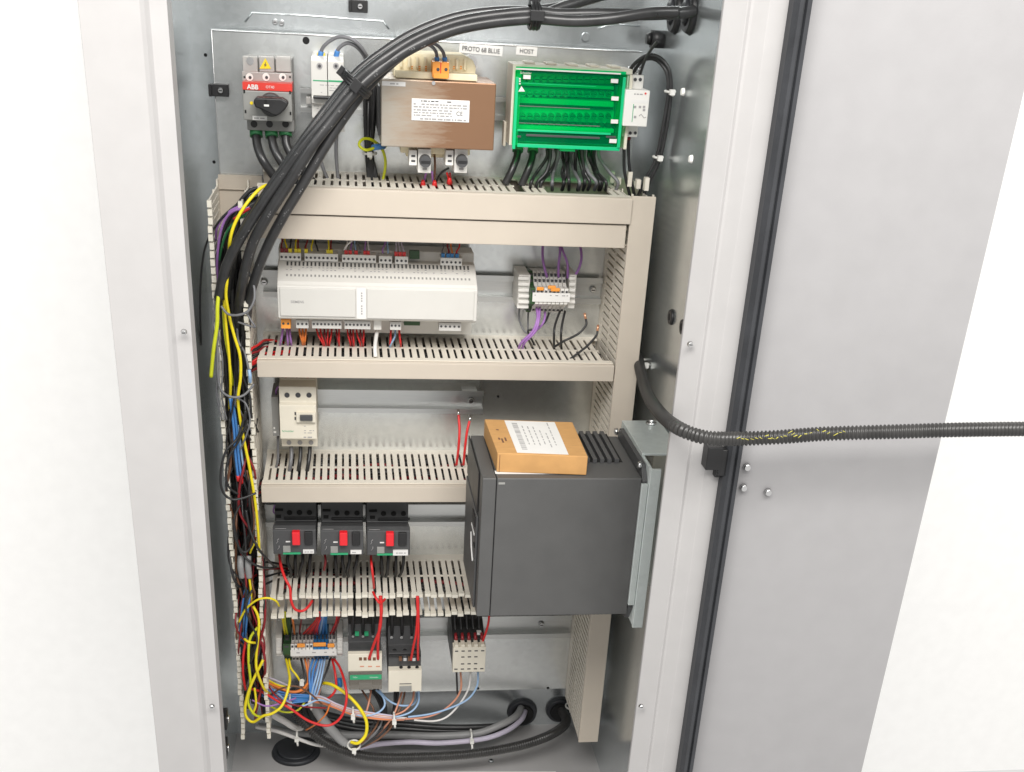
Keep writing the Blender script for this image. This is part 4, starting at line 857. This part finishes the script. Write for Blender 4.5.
for i in range(50): stuff_wire(run(i), 2.6, 'wire_black')
many(7, 'black wire packed in the long run down the left duct', 'black wires packed down the left duct', lambda i: run(45+i), 2.8, ['wire_black', 'cable_black', 'wire_black'], raw=True, n=7)
def runr(i):
    x = -128+R_(0,16); z0 = -560-R_(0,60); z1 = z0-R_(120,240); return [(x,-40-R_(0,26),z0), (x+R_(-5,5),-44-R_(0,26),z0*.67+z1*.33), (x+R_(-6,6),-44-R_(0,26),z0*.33+z1*.67), (x+R_(-6,6),-40-R_(0,20),z1)]
for i in range(9): stuff_wire(runr(i), 1.4, 'dark_red')
def lone(label, pts, r, m, **k): return wire(label, pts, r, m, None, **k)
lone('bright yellow wire crossing over the heavy cable and running on down the left duct', [(272,184,-92),(261,188,-100),(247,203,-108),(235.5,222,-110),(230,240,-108),(229,258,-94),(227,280,-96),(226,296,-92),(229,315,-88),(234,335,-86),(240,356,-86),(240.5,378,-86),(238,400,-86),(242,430,-86),(250,470,-86),(256,508,-86),(259,545,-82),(260,575,-70),(259,600,-60)], 2.15, 'yellow')
lone('cut end of yellow green wire hanging free outside the left duct', [(219,290,-90),(217.5,306,-94),(217,325,-96),(213.5,350,-98),(211,377,-96)], 2.6, 'yellow_green')
lone('second yellow wire running straight beside the cut one in the left duct', [(224,300,-84),(226,325,-86),(229,355,-86),(230.5,385,-84),(229.5,410,-70)], 2.0, 'yellow')
lone('thin olive yellow green wire between the two yellow ones', [(223,305,-80),(225,335,-82),(230,365,-82),(233,385,-70)], 1.7, 'yellow_green')
lone('violet wire curving at the top of the left duct, longer one', [(250,208,-90),(236,210,-88),(226,218,-84),(220,235,-80),(217,262,-72),(218,290,-60)], 1.8, 'violet')
lone('violet wire curving at the top of the left duct, shorter one', [(240,206,-80),(226,214,-78),(217,228,-74),(216,240,-66)], 1.6, 'violet')
lone('short red wire crossing under the yellow one at the top left', [(250,208,-96),(242,213,-96),(234,219,-90)], 1.8, 'red')
lone('green wire crossing under the yellow one at the top left', [(250,212,-94),(240,218,-92),(228,230,-84),(222,246,-76),(219,262,-66)], 1.7, 'green_wire')
lone('thin black wire bowing outside the left duct against the wall', [(236,205,-78),(220,220,-78),(207,242,-70),(202,265,-60),(200,300,-50),(201,345,-40)], 1.5, 'wire_black')
lone('dark grey wire loop standing out over the controller side of the left duct', [(221,306,-92),(228,314,-94),(238,315,-96),(248,311,-96),(254,300,-94),(254,287,-90),(249,272,-84)], 1.7, 'wire_grey')
lone('short kinked dark wire poking out below the grey loop', [(246,312,-90),(252,322,-94),(255,327,-94),(247,325,-92),(238,322,-90)], 1.4, 'wire_grey')
lone('grey wire slung in a shallow bow level with the second duct', [(217,330,-94),(218,375,-96),(222,391,-98),(232,397,-98),(244,395,-96),(254,384,-92)], 1.7, 'wire_grey')
many(3, 'clear grey wire hanging outside the left duct fingers', 'clear grey wires outside the left duct', lambda i: [(215+i*2.2,300,-88),(213+i*2.6,330,-92),(217+i*2.8,362,-92),(217+i*2.4,395,-90),(222+i*2.4,420,-86)], 1.2, ['wire_grey', 'cable_grey', 'wire_grey'])
lone('black wire looping out over the left duct edge beside the third duct, larger loop', [(246,410,-88),(238,437,-92),(226,451,-96),(221,471,-98),(222,490,-98),(231,499,-98),(243,498,-96),(256,493,-92)], 1.8, 'wire_black')
lone('black wire looping out over the left duct edge beside the third duct, smaller loop', [(248,420,-88),(238,442,-90),(229,457,-94),(226,474,-96),(229,487,-96),(238,494,-94)], 1.7, 'wire_black')
many(2, 'mid blue wire descending to red ferrules in the left duct', 'mid blue wires in the left duct', lambda i: [(230+i*2.6,398,-78),(234+i*3,430,-82),(235.5+i*3,455,-84),(238.5+i*3.4,481+i*2,-82)], 1.9, 'blue', end2=('red', 5))
lone('pale blue wire beside the mid blue ones in the left duct', [(238,425,-80),(241,450,-82),(244.5,476,-80)], 1.7, 'light_blue')
lone('black wire crossing out to the first motor breaker', [(246,510,-84),(250,530,-88),(258,548,-92),(268,560,-84),(274,566,-60)], 1.9, 'wire_black')
lone('black wire running low across to the open duct end', [(234,525,-84),(240,550,-86),(252,563,-88),(266,568,-80),(276,567,-50)], 1.9, 'wire_black')
many(2, 'pale grey connector sleeve hanging in the left duct', 'pale sleeves in the left duct', lambda i: [(241+i*7,556,-80),(240.5+i*7.5,566,-84),(242+i*7,577,-82)], 3.8, 'cable_grey', name='connector_sleeve', cat='connector')
lone('yellow wire below the pale sleeve', [(249,577,-82),(251,592,-82),(251,605,-76)], 1.8, 'yellow')
lone('short yellow stub between black wires beside the motor breakers', [(256,541,-84),(252,548,-86),(250,553,-82)], 1.5, 'yellow')
lone('yellow wire arching over the duct edge to the open fingers', [(239,622,-86),(246,609,-90),(257,600,-92),(268,598,-92),(276,601,-90),(279,606,-84)], 1.7, 'yellow')
many(3, 'mid blue wire low in the left duct', 'low blue wires in the left duct', lambda i: [(245+i*3.2,590,-78),(242+i*2.8,610,-82-i*2),(240+i*2.9,632,-80),(242+i,652,-66)], 1.7, 'blue')
lone('red wire at the outer edge low in the left duct', [(246,640,-84),(243.5,655,-88),(243,673,-88),(245.5,690,-84)], 2.0, 'red')
lone('yellow wire dropping to cross the others low in the left duct', [(253,606,-84),(259,622,-88),(256,659,-92),(258,674,-92),(265,690,-84),(272,694,-60)], 2.2, 'yellow')
lone('thick yellow wire making the lowest loop of the left duct', [(263,660,-88),(251,685,-92),(245.5,704,-94),(246,716,-94),(253,722,-96),(263,716,-98),(273,713,-98),(283,704,-94),(289.5,683,-80),(288.5,670,-60),(286,659,-40)], 2.3, 'yellow')
lone('yellow green wire hanging beside the thick yellow loop', [(258,627,-86),(250,639,-90),(248.5,659,-92),(250.5,684,-90),(248,702,-90),(254,714,-92),(262,717,-88)], 2.1, 'yellow_green')
lone('short yellow stub pointing left low in the left duct', [(244.5,639,-88),(249,642,-92),(258,643,-88)], 2.0, 'yellow')
lone('yellow wire hooking inside the lowest loop', [(254.5,688,-88),(256,704,-90),(252.5,714,-90)], 1.8, 'yellow')
lone('yellow green wire leaving the small green terminals for the right', [(289,659,-40),(291,668,-50),(297,676,-56),(301,683,-54)], 1.8, 'yellow')
# red and black bunches crossing from the ducts to the left duct
def cross(y0, y1, n, lab, g, cols):
    many(n, lab, g, lambda i: [(292,y0+5+i*1.5,-18-i*6),(268,y0+i*(y1-y0)/n,-30-i*6),(258,y0+5+i*(y1-y0)/n,-52-i*4),(249,y0+10+R_(0,6)+i*(y1-y0)/n,-70),(245+R_(-3,3),y1+22+R_(0,8),-66)], 1.9, cols)
cross(340, 366, 8, 'red or black wire crossing into the end of the second duct', 'wires crossing into the second duct', ['red', 'wire_black', 'dark_red', 'wire_black', 'red'])
cross(478, 495, 6, 'red or black wire crossing into the end of the third duct', 'wires crossing into the third duct', ['wire_black', 'dark_red', 'wire_black'])
cross(562, 590, 4, 'dark red wire crossing into the end of the open duct', 'wires crossing into the open duct', ['wire_black', 'dark_red', 'wire_black', 'wire_black'])
lone('pale blue sleeve end in the bunch beside the second duct', [(249,370,-84),(250,376,-86),(250,382,-84)], 2.6, 'light_blue')

lone('thin black wire curling across the left duct beside the pale sleeves', [(240,505,-86),(234,520,-90),(236,540,-92),(244,552,-92),(252,545,-90),(254,530,-86)], 1.5, 'wire_black')
lone('thin black wire snaking low down the left duct over the yellow ones', [(252,590,-88),(246,606,-94),(250,622,-96),(257,638,-96),(253,656,-94),(247,668,-90)], 1.6, 'wire_black')
lone('thin black wire crossing behind the yellow green one in the left duct', [(258,640,-84),(251,655,-86),(255,676,-88),(262,684,-84)], 1.6, 'wire_black')
lone('thin grey wire hooking out over the third duct end', [(237,398,-88),(246,404,-92),(250,420,-94),(246,436,-92),(240,450,-88)], 1.3, 'wire_grey')
lone('thin brown wire running beside the bright yellow one lower down', [(247,470,-84),(252,500,-86),(254,525,-86),(250,548,-82)], 1.4, 'brown')

# --- wires inside the ducts, seen through the slots
def inside(z, n, cols, lab, g, x0=-86, x1=288, top=12, dep=60):
    def f(i):
        y = -10-i*dep/n-R_(0,4); zz_ = z-top-R_(0,4); return [(x0+(x1-x0)*k/9, max(-14-dep, min(-7, y+R_(-7,7))), zz_+R_(-3,3)) for k in range(10)]
    for i in range(n): stuff_wire(f(i), 3.0, cols[i % len(cols)])
inside(-193, 12, ['wire_black'], 'black wire lying inside the top duct', 'wires inside the top duct', top=16)
inside(-370, 12, ['wire_black'], 'dark wire lying inside the second duct', 'wires inside the second duct', top=8)
inside(-514, 12, ['wire_black', 'wire_black', 'wire_black', 'dark_red'], 'dark wire lying inside the third duct', 'wires inside the third duct', top=8)
inside(-657, 14, ['wire_black', 'wire_black', 'dark_red', 'wire_black'], 'dark wire lying inside the open duct', 'wires inside the open duct', top=14, dep=30)

for i in range(34):
    x = R_(-133, -107); z0 = R_(-330, -700); L_ = R_(60, 190); out = []; n = 6; am = R_(3, 11)
    for k in range(n): out.append((max(-139, min(-101, x+math.sin(k*R_(.8, 1.3)+i)*am)), -74-R_(0, 14)*math.sin(math.pi*k/(n-1)), z0-L_*k/(n-1)))
    out[0] = (out[0][0], -50, z0+10); out[-1] = (out[-1][0], -48, z0-L_-10); stuff_wire(out, R_(.9, 1.7), random.choice(('wire_black', 'wire_black', 'cable_black', 'wire_black', 'brown', 'wire_grey', 'dark_red')))
o = STUFF.build('packed_wires'); o['kind'] = 'stuff'; o['label'] = 'mass of dark wires filling the slotted ducts behind the single ones'

# --- controller wires
def down(xs, y0, y1, sp, Y0, Y1, lab, g, m, r=1.35):
    many(len(xs), lab, g, lambda i: [(xs[i],y0,Y0),(xs[i]+sp[i]*.3,y0+(y1-y0)*.4,Y0-8),(xs[i]+sp[i]*.8,y0+(y1-y0)*.75,Y0-8),(xs[i]+sp[i],y1,Y1)], r, m)
down((283,287,289.5), 327, 347, (-3,1,2), -38, -36, 'violet wire from the orange plug into the second duct', 'violet wires under the orange plug', 'violet', 1.6)
down((299,302.5,306), 327, 346, (4,1,-1.5), -38, -36, 'orange wire from the small grey plug into the second duct', 'orange wires under the controller', 'orange', 1.6)
down((316,320,324,328,332,336,339), 327, 348, (8,5,3,-1,-3,3,0), -38, -36, 'red wire from the first long grey plug into the second duct', 'red wires under the first long plug', ['red', 'red', 'dark_red'])
down((347,350,353,356,360,364), 327.5, 348, (4,3,1,5,3,-1), -38, -36, 'red wire from the second long grey plug into the second duct', 'red wires under the second long plug', ['red', 'dark_red', 'red'])
down((391,399), 328, 348, (-1,2), -38, -36, 'red wire on an outer pin of the three pin plug', 'red wires under the three pin plug', 'red', 1.6)
lone('pale blue wire in the centre of the three pin plug', [(395,328,-38),(395,336,-46),(391,344,-46),(389,350,-36)], 1.5, 'light_blue')
lone('white network cable dropping from the controller over the second duct edge', [(377.5,329,-46),(376,338,-58),(375,348,-70),(375.5,357,-74)], 2.9, 'white_wire')
def upw(xs, lab, g, m):
    many(len(xs), lab, g, lambda i: [(xs[i],250+(xs[i]-280)*.032,-39),(xs[i]+R_(-1,1),246+(xs[i]-280)*.032,-38),(xs[i]+R_(-3,3),238+(xs[i]-280)*.03,-30),(xs[i]+R_(-4,4),222,-22)], 1.2, m)
upw((282,286,290,296,299,306,312,318,328,331), 'short coloured wire above the first upper plugs of the controller', 'wires above the first upper plugs', ['dark_red', 'yellow', 'wire_black', 'yellow', 'dark_red'])
upw((346,350,356,360,365,368,383,388), 'short wire above the middle upper plugs of the controller', 'wires above the middle upper plugs', ['white_wire', 'violet', 'light_blue', 'wire_grey', 'violet'])
upw((396,400,404), 'lilac wire above the red tipped three pin plug', 'lilac wires above the controller', 'lilac_grey')
upw((443,448,452,457), 'dark, red or orange wire above the blue topped plug', 'wires above the blue topped plug', ['wire_grey', 'dark_red', 'orange', 'red'])
lone('white wire arching over the fourth upper plug', [(344,250,-40),(347,245,-42),(352,240,-38),(354,230,-28)], 1.3, 'white_wire')

# --- small terminal block wires in the second row
for k, (pts, m, lab) in enumerate(((((543,240,-20),(542.5,255,-30),(544,266,-34),(547,277,-28)), 'violet', 'violet wire into the short terminal row, first from the left'), (((560,240,-20),(560,252,-32),(558.5,266,-34),(558.5,277,-28)), 'violet', 'violet wire into the short terminal row, left of the crossing pair'), (((560,243,-22),(564,254,-34),(567.5,264,-36),(567.5,277,-28)), 'violet', 'violet wire into the short terminal row, right of the crossing pair'), (((579,240,-20),(581.5,256,-32),(579,268,-34),(574,276,-32),(567,277.5,-28)), 'violet', 'violet wire bowing right above the short terminal row'))):
    lone(lab, pts, 1.9, m)
many(2, 'violet wire leaving the bottom of the short terminal row', 'violet wires under the short terminal row', lambda i: [(536.5+i*3,308,-34),(537.5+i*1.5,318,-44),(533+i*2.5,331,-48),(522+i*3,342,-46),(518+i*4,350,-36)], 2.0, 'violet')
lone('short violet wire under the middle of the short terminal row', [(545,312,-30),(544.5,319,-38),(541,326,-40),(534,332,-36)], 1.7, 'violet')
lone('dark wire slanting behind the violet pair', [(549,313,-28),(545,322,-34),(536,329,-34),(528,331,-34),(533,342,-30),(538,352,-26)], 1.7, 'wire_black')
many(2, 'black wire dropping straight under the short terminal row', 'black wires under the short terminal row', lambda i: [(560+i*5,311,-32),(555+i*7,325,-42),(554+i*7,336,-46),(554+i*7.5,350,-36)], 1.8, 'wire_black')
def loose(label, pts, tipcol): 
    o = lone(label, pts, 1.7, 'wire_black'); q = path(pts); b = MB(); p0 = Vector(q[0]); d = (p0-Vector(q[1])).normalized(); b.tube([tuple(p0-d*1), tuple(p0+d*5.5)], 1.5, tipcol, 8); tp = b.build('bare_tip'); wl = Vector(tp['w']); tp.parent = o; tp.location = wl-Vector(o['w'])
loose('loose black wire with bare pinkish tip near the short terminal row', [(585.5,318,-44),(586,325,-46),(578,334,-48),(564,341,-50),(554,347,-44)], 'copper')
loose('loose black wire with bare copper tip beside the right duct flank', [(597.5,330,-50),(596,336,-52),(586,347,-58),(570,359,-66)], 'copper')
many(2, 'grey wire curling below the left end of the short terminal row', 'grey curls under the short terminal row', lambda i: [(520+i*9,304,-10),(519+i*9,318,-14),(523+i*5,329,-18),(528,334,-22)], 1.5, 'wire_grey')

# --- third row
many(3, 'dark cable under the three pole breaker entering the third duct', 'cables under the three pole breaker', lambda i: [(291+i*9.5,443,-42),(291.5+i*9,455,-48),(290+i*8.8,468,-52),(287.5+i*8.6,486,-40)], 2.9, ['wire_grey', 'wire_black', 'wire_black'])
lone('grey wire from the side contact into the third duct', [(278,436,-38),(278,450,-42),(277.5,462,-44),(273,478,-38)], 2.0, 'wire_grey')
many(3, 'orange ferruled wire above the three pole breaker', 'orange ferruled wires above the breaker', lambda i: [(286+i*10.8,389,-44),(286+i*10.8,382,-44),(286+i*11,372,-36),(287+i*11,360,-30)], 2.4, ['orange', 'dark_red', 'orange'], ends=('orange', 7))
lone('violet wire curling beside the breaker top', [(284,386,-40),(278,387,-42),(276,393,-40),(279,400,-30)], 1.4, 'violet')
def redloose(label, pts):
    o = lone(label, pts, 2.0, 'red'); q = path(pts); b = MB(); p0 = Vector(q[0]); d = (p0-Vector(q[1])).normalized(); b.tube([tuple(p0-d*1), tuple(p0+d*6)], 1.5, 'steel', 8); tp = b.build('bare_tip'); wl = Vector(tp['w']); tp.parent = o; tp.location = wl-Vector(o['w'])
redloose('loose red wire standing upright from the third duct', [(458.5,415,-40),(459.5,430,-46),(458.5,448,-50),(456.5,465,-44)])
redloose('loose red wire leaning right from the third duct', [(469.5,421,-44),(467,432,-48),(465,448,-50),(463.5,465,-44)])

# --- fourth row
lone('violet wire loop hanging behind the first motor breaker', [(281,500,-46),(275,505,-50),(273.5,512,-50),(278,514,-48),(282,506,-46)], 1.2, 'violet')
lone('red wire drooping in front of the bare duct fingers', [(279.5,555,-60),(281,566,-80),(285,578,-92),(290,588,-96),(291,600,-98),(295,609,-98),(302,611,-96),(308,607,-92),(312,601,-80)], 2.2, 'red')
lone('short red wire under the middle motor breaker', [(325,555,-60),(325.5,562,-64),(324,570,-58)], 1.9, 'dark_red')
lone('straight red wire under the last motor breaker', [(371,555,-62),(371.5,564,-76),(373,577,-80),(374,588,-70)], 2.0, 'red')
for dx, g in ((0, 'first'), (47, 'middle'), (93, 'last')):
    many(4, f'black wire below the {g} motor breaker', f'black wires below the {g} motor breaker', lambda i: [(288+dx+i*7.5,554,-52),(288.5+dx+i*7+R_(-1,1),562,-56),(289+dx+i*6+R_(-3,3),572,-54),(288+dx+i*6+R_(-3,3),580,-36)], 2.5, 'wire_black')

# --- bottom row wires
many(2, 'yellow green wire above the small green terminals', 'yellow green wires above the green terminals', lambda i: [(282+i*3,612,-60),(283+i*2,622,-52),(285+i*2.5,634,-30)], 1.7, ['yellow', 'yellow_green'])
many(2, 'dark green wire above the green terminals', 'dark green wires above the terminals', lambda i: [(287+i*3,612,-56),(287.5+i*2,622,-48),(288+i*1.5,634,-28)], 2.2, 'terminal_green')
lone('orange red wire above the pale terminals', [(291,611,-60),(293,622,-52),(294.5,634,-28)], 1.8, 'orange')
lone('thin dark red wire above the pale terminals', [(302,612,-60),(301,622,-50),(299.5,634,-28)], 1.2, 'dark_red')
many(7, 'red wire slanting from the open duct to the terminals', 'red wires slanting to the terminals', lambda i: [(319+i*.8,612,-66+i*3),(316+i*.6,620,-56),(309+i*1.4,628,-44),(303+i*2.4,634,-28)], 1.7, ['red', 'dark_red', 'red'])
many(4, 'blue wire above the blue terminals', 'blue wires above the blue terminals', lambda i: [(322+i*1.6,611,-60),(320+i*2,622,-50),(316+i*3.5,634,-28)], 1.8, ['blue', 'light_blue', 'blue', 'terminal_blue'])
many(2, 'red wire to the right end of the terminal row', 'red wires at the right end of the terminals', lambda i: [(340-i*3,612,-62),(338-i*2,622,-52),(333-i*2.5,634,-28)], 1.7, ['dark_red', 'red'])
zc = [('wire_black', 301, [(301,659,-36),(304,672,-48),(305.5,684,-56),(300,692,-60),(288,694,-62),(270,691,-60)], 1.9, 'black wire hooking left under the terminals'),
 ('salmon', 307, [(308,659,-36),(309,672,-46),(309,683,-54),(303,692,-58),(290,693,-62),(272,687,-60)], 1.7, 'salmon wire hooking left under the terminals'),
 ('orange', 305, [(305,659,-36),(308,680,-52),(300,690,-60),(288,691,-62),(272,685,-58)], 1.8, 'orange wire hooking left under the terminals')]
for m, x, pts, r, lab in zc: lone(lab, pts, r, m)
lone('wide orange wire among those leaving the left duct at the bottom', [(268,683,-56),(280,688,-64),(292,692,-66),(302,690,-64),(308,683,-56)], 2.3, 'orange')
lone('pale brown wire above the orange one at the bottom left', [(268,677,-50),(280,682,-56),(291,687,-58)], 1.7, 'lilac_grey')
lone('yellow wire above the orange one at the bottom left', [(268,680,-52),(278,685,-60),(288,687,-60)], 1.5, 'yellow')
many(5, 'mid blue wire in the flat bunch leaving the left duct', 'flat bunch of mid blue wires', lambda i: [(262,686+i*2.4,-60-i*2),(276,690.5+i*2.6,-66-i*2),(290,694+i*2.1,-66-i*2),(304,695+i*1.6,-66-i),(311,696+i,-64)], 1.7, ['blue', 'blue', 'terminal_blue'])
many(3, 'mid blue wire dropping from the blue terminals to the tied bunch', 'blue wires under the blue terminals', lambda i: [(313+i*4,659,-38),(309.5+i*3.5,672,-50),(310+i*2,686,-60),(311+i,699,-64)], 2.0, 'blue')
many(3, 'pale blue wire under the terminals', 'pale blue wires under the terminals', lambda i: [(320+i*2.5,659,-38),(317+i*2.6,674,-54),(313+i*3,688,-62),(311+i*2,699,-64)], 1.7, 'light_blue')
many(3, 'salmon wire under the terminals', 'salmon wires under the terminals', lambda i: [(316+i*3,659,-34),(316+i*3,672,-44),(313+i*4,684,-52),(314+i*2,697,-58)], 1.6, 'salmon')
lone('black wire slanting down left from the terminal row', [(330,659,-36),(327,670,-48),(321,684,-58),(316,696,-62)], 1.9, 'wire_black')
lone('long red wire swinging in a wide loop under the contactors', [(334,659,-38),(340,668,-58),(345,684,-76),(346.5,700,-86),(341,717,-90),(328,725.5,-92),(309,721,-92),(291,709,-90),(276,700,-84),(262,692,-76),(248,688,-70)], 2.2, 'red')
lone('second red wire ending behind the terminal row loop', [(332,659,-36),(335,672,-52),(336,688,-60),(330,697,-62),(322,700,-58)], 2.0, 'red')
lone('thick yellow green earth wire arcing right to the cable ties', [(320,683,-46),(330,684,-56),(341,690,-64),(352,699,-70),(361,710,-74),(366.5,722,-78),(365.5,735,-80),(358,743,-82),(351,742,-78)], 2.9, 'yellow')
b = MB(); b.tube([at(339,678,-50), at(340,687,-54)], 3.4, 'terminal_blue', 10); tag(b.build('crimp_lug'), 'dark blue crimp sleeve right of the terminal row', 'wire lug')
def harness(i):
    o = i*1.1-4; return [(311,696+i*.8,-62),(322,698.5+o*.4+i*.5,-66),(336,706+o*.6,-70),(352,712+o*.7,-72),(374,716+o*.7,-74),(394,718+o*.5,-74),(401+(i%3)*3,718.6+o*.3,-72)]
many(8, 'wire in the tied harness running right along the bottom', 'tied harness along the bottom', harness, 1.6, ['lilac_grey', 'salmon', 'white_wire', 'salmon', 'lilac_grey', 'salmon', 'orange', 'salmon'])
for lab, m, pts in (('pale blue wire bowing left under the smoked cover', 'light_blue', [(376,690,-56),(383,697,-64),(384.5,706,-70),(377,713,-74),(364,716,-74),(354,714,-72)]),
 ('pale blue wire swinging right between the contactors', 'light_blue', [(379,690,-56),(387,699,-64),(398,705,-68),(411,705,-66),(416,700,-58),(417,692,-50)]),
 ('pale blue wire under the right contactor', 'light_blue', [(418.5,691,-58),(418.5,702,-66),(412,711,-72),(400,716,-74),(388,717,-74)]),
 ('orange wire under the small relay', 'salmon', [(460.5,672,-58),(461,688,-62),(455,700,-66),(442,711,-70),(426,717,-72),(405,719,-74)]),
 ('white wire under the small relay', 'white_wire', [(470.5,672,-58),(469,687,-62),(461,702,-66),(448,716,-70),(434,721,-72),(414,720,-74)]),
 ('pale blue wire under the small relay', 'light_blue', [(478,672,-58),(477,686,-62),(468,699,-66),(450,708,-70),(430,714,-72),(408,717,-74)]),
 ('dark wire under the left side of the small relay', 'wire_black', [(456.5,672,-58),(457,684,-60),(457.5,694,-50)]),
 ('brown wire from the smoked cover to the harness', 'brown', [(362,690,-56),(368,700,-64),(373,708,-70),(374,716,-72)]),
 ('salmon wire from the smoked cover to the harness', 'salmon', [(371,690,-56),(369,702,-66),(366,713,-72),(364,718,-72)]),
 ('salmon wire under the right contactor, nearest its left edge', 'salmon', [(402,691,-58),(398,704,-68),(393,716,-74),(384,728,-66),(374,740,-50)]),
 ('brown wire under the right contactor', 'brown', [(405,691,-58),(402,704,-66),(396,715,-72),(388,728,-64)]),
 ('salmon wire under the right contactor, nearest the pale blue one', 'salmon', [(414,691,-58),(412,702,-66),(404,711,-72),(392,716,-74)])): lone(lab, pts, 1.7, m)
many(3, 'thick black wire under the smoked cover of the left contactor', 'thick black wires under the left contactor', lambda i: [(370+i*3.5,689,-44),(377+i*3,698,-48),(382+i*2,712,-52),(380+i*2,724,-54)], 2.6, 'wire_black')
many(2, 'black wire under the right contactor', 'black wires under the right contactor', lambda i: [(395+i*3,691,-50),(394.5+i*2,704,-56),(392+i*2,716,-60),(384+i*3,728,-58)], 2.4, 'wire_black')
many(6, 'dark wire fanning from the harness down to the lowest tie', 'dark wires down to the lowest tie', lambda i: [(376+i*3.6,717,-62),(372+i*3.8,727,-66),(364+i*3.2,738,-70),(357+i*1.6,746,-72),(352+i*.8,748,-70)], 1.7, ['wire_black', 'brown', 'wire_grey', 'wire_black'])
many(2, 'red wire pair feeding the left contactor', 'red wires on the left contactor', lambda i: [(380+i*1,596,-92),(381+i*.5,612,-92),(380-i*.5,628,-90),(374+i*4,644,-86),(369+i*9,659,-80)], 2.3, 'red')
many(2, 'red wire pair feeding the right contactor', 'red wires on the right contactor', lambda i: [(417+i*1,596,-88),(417.5+i*1,614,-90),(416+i*2.5,634,-88),(413.5+i*4.5,646,-86),(411+i*7,660,-80)], 2.0, 'red')
lone('red wire hooking from the open duct down to the contactor pair', [(373,592,-84),(376,598,-92),(380,603,-94),(385,599,-88)], 2.0, 'red')
lone('red wire at the right edge of the small relay', [(489.5,612,-60),(488,625,-66),(484,638,-68),(480.5,647,-64)], 1.9, 'red')
many(3, 'black wire entering the top of the left contactor', 'black wires into the left contactor', lambda i: [(353+i*10,610,-60),(353+i*10,620,-62),(353+i*10,633,-56)], 2.8, 'wire_black')
many(3, 'black wire entering the top of the right contactor', 'black wires into the right contactor', lambda i: [(392+i*10,610,-60),(392+i*10,620,-62),(392+i*10,634,-56)], 2.8, 'wire_black')
many(5, 'black wire entering the top of the small relay', 'black wires into the small relay', lambda i: [(454+i*6,610,-44),(455+i*6,625,-50),(457+i*6,642,-60)], 2.3, 'wire_black')
for lab, m, r, pts in (('thin brown wire straying over the flat blue bunch', 'brown', 1.5, [(266,700,-60),(278,690,-78),(294,686,-82),(308,692,-80),(322,704,-74)]),
 ('thin yellow green wire crossing behind the red loop', 'yellow_green', 1.6, [(270,706,-70),(284,712,-76),(298,710,-74),(306,700,-66)]),
 ('thin orange wire dropping from the harness to the floor cables', 'orange', 1.4, [(330,703,-70),(326,714,-72),(316,724,-66),(306,730,-50)]),
 ('thin pale blue wire looping below the flat blue bunch', 'light_blue', 1.5, [(274,690,-70),(288,702,-82),(302,706,-82),(318,700,-76),(330,703,-72)]),
 ('thin violet wire lying over the foot of the left duct', 'violet', 1.4, [(252,700,-88),(266,706,-90),(282,703,-84),(296,698,-76)]),
 ('thin dark red wire curving below the orange ones', 'dark_red', 1.5, [(262,676,-60),(276,696,-84),(290,704,-86),(308,707,-80),(326,708,-74)])): lone(lab, pts, r, m)
# big sheathed cables along the cabinet bottom
wire('thick grey sheathed cable slanting down from the tied bunch', [(311,698,-44),(318,712,-50),(328,726,-52),(340,739,-54),(350,749,-56)], 6.6, 'cable_grey', None, 'sheathed_cable', 'cable', n=14)
wire('grey sheathed cable curving up into the rear grommet, upper one', [(521,708,22),(516,716,0),(502,724,-14),(478,733,-20),(440,736,-22),(400,735,-22),(350,735,-18),(300,733,-10),(258,726,-10)], 5.0, 'cable_grey', None, 'sheathed_cable', 'cable', n=14)
wire('pale grey sheathed cable curving up into the rear grommet, lower one', [(525,711,22),(521,720,-2),(506,731,-20),(482,739,-28),(440,743,-32),(410,742,-32),(380,744,-30),(358,748,-28)], 3.6, 'lilac_grey', None, 'sheathed_cable', 'cable', n=14)
wire('white sheathed cable crossing above the round floor plug', [(256,727,-22),(276,731,-32),(296,738,-40),(318,745,-40),(345,746,-34)], 3.2, 'white_wire', None, 'sheathed_cable', 'cable', n=12)
wire('pale pinkish cable in the dark corner beside the left duct foot', [(268,712,-30),(284,721,-34),(298,728,-30),(312,722,-24)], 4.4, 'white_wire', None, 'sheathed_cable', 'cable', n=12)
many(3, 'black sheathed cable along the back of the cabinet bottom', 'black cables along the cabinet bottom', lambda i: [(519+i*2,714,22),(508,724+i*2,0),(478,727+i*6,-6-i*6),(440,727+i*7,-6-i*6),(400,724+i*8,-4-i*6),(350,720+i*8,0-i*6),(306,706+i*8,-4),(292,690+i*6,-10)], 4.4, 'cable_black', name='sheathed_cable', cat='cable', n=12)
many(3, 'black cable dropping behind the terminal row into the corner', 'black cables in the bottom left corner', lambda i: [(296+i*6,700,-20),(299+i*6,712,-24),(306+i*6,722,-26),(318+i*8,730,-24)], 4.6, 'cable_black', name='sheathed_cable', cat='cable', n=12)
tie(310.5, 699, -66, 'white tie on the bunch below the blue terminals', 6.5, math.radians(90), 9)
tie(353, 712.5, -74, 'white tie on the harness under the smoked cover', 6, math.radians(90), 9)
tie(394, 717.5, -76, 'white tie on the harness under the right contactor', 6, math.radians(90), 9)
tie(354, 745, -76, 'white tie hanging low on the fan of dark wires', 8, math.radians(0), 6)
tie(471, 736, -28, 'long white tie around the grey cables near the floor', 8, math.radians(90), 16)
tie(297, 735, -42, 'white tie over the round floor plug', 6, math.radians(90), 10)
tie(290, 700, -70, 'small white tie on the mid blue bunch', 6, math.radians(90), 5)
tie(302, 681, -58, 'pale tie head above the orange wires', 2.2, 0, 4)
tie(570, 706, 10, 'white tie tail poking from behind the right duct foot', 6, 0, 8)
for o in bpy.data.objects:
    if 'w' in o: del o['w']
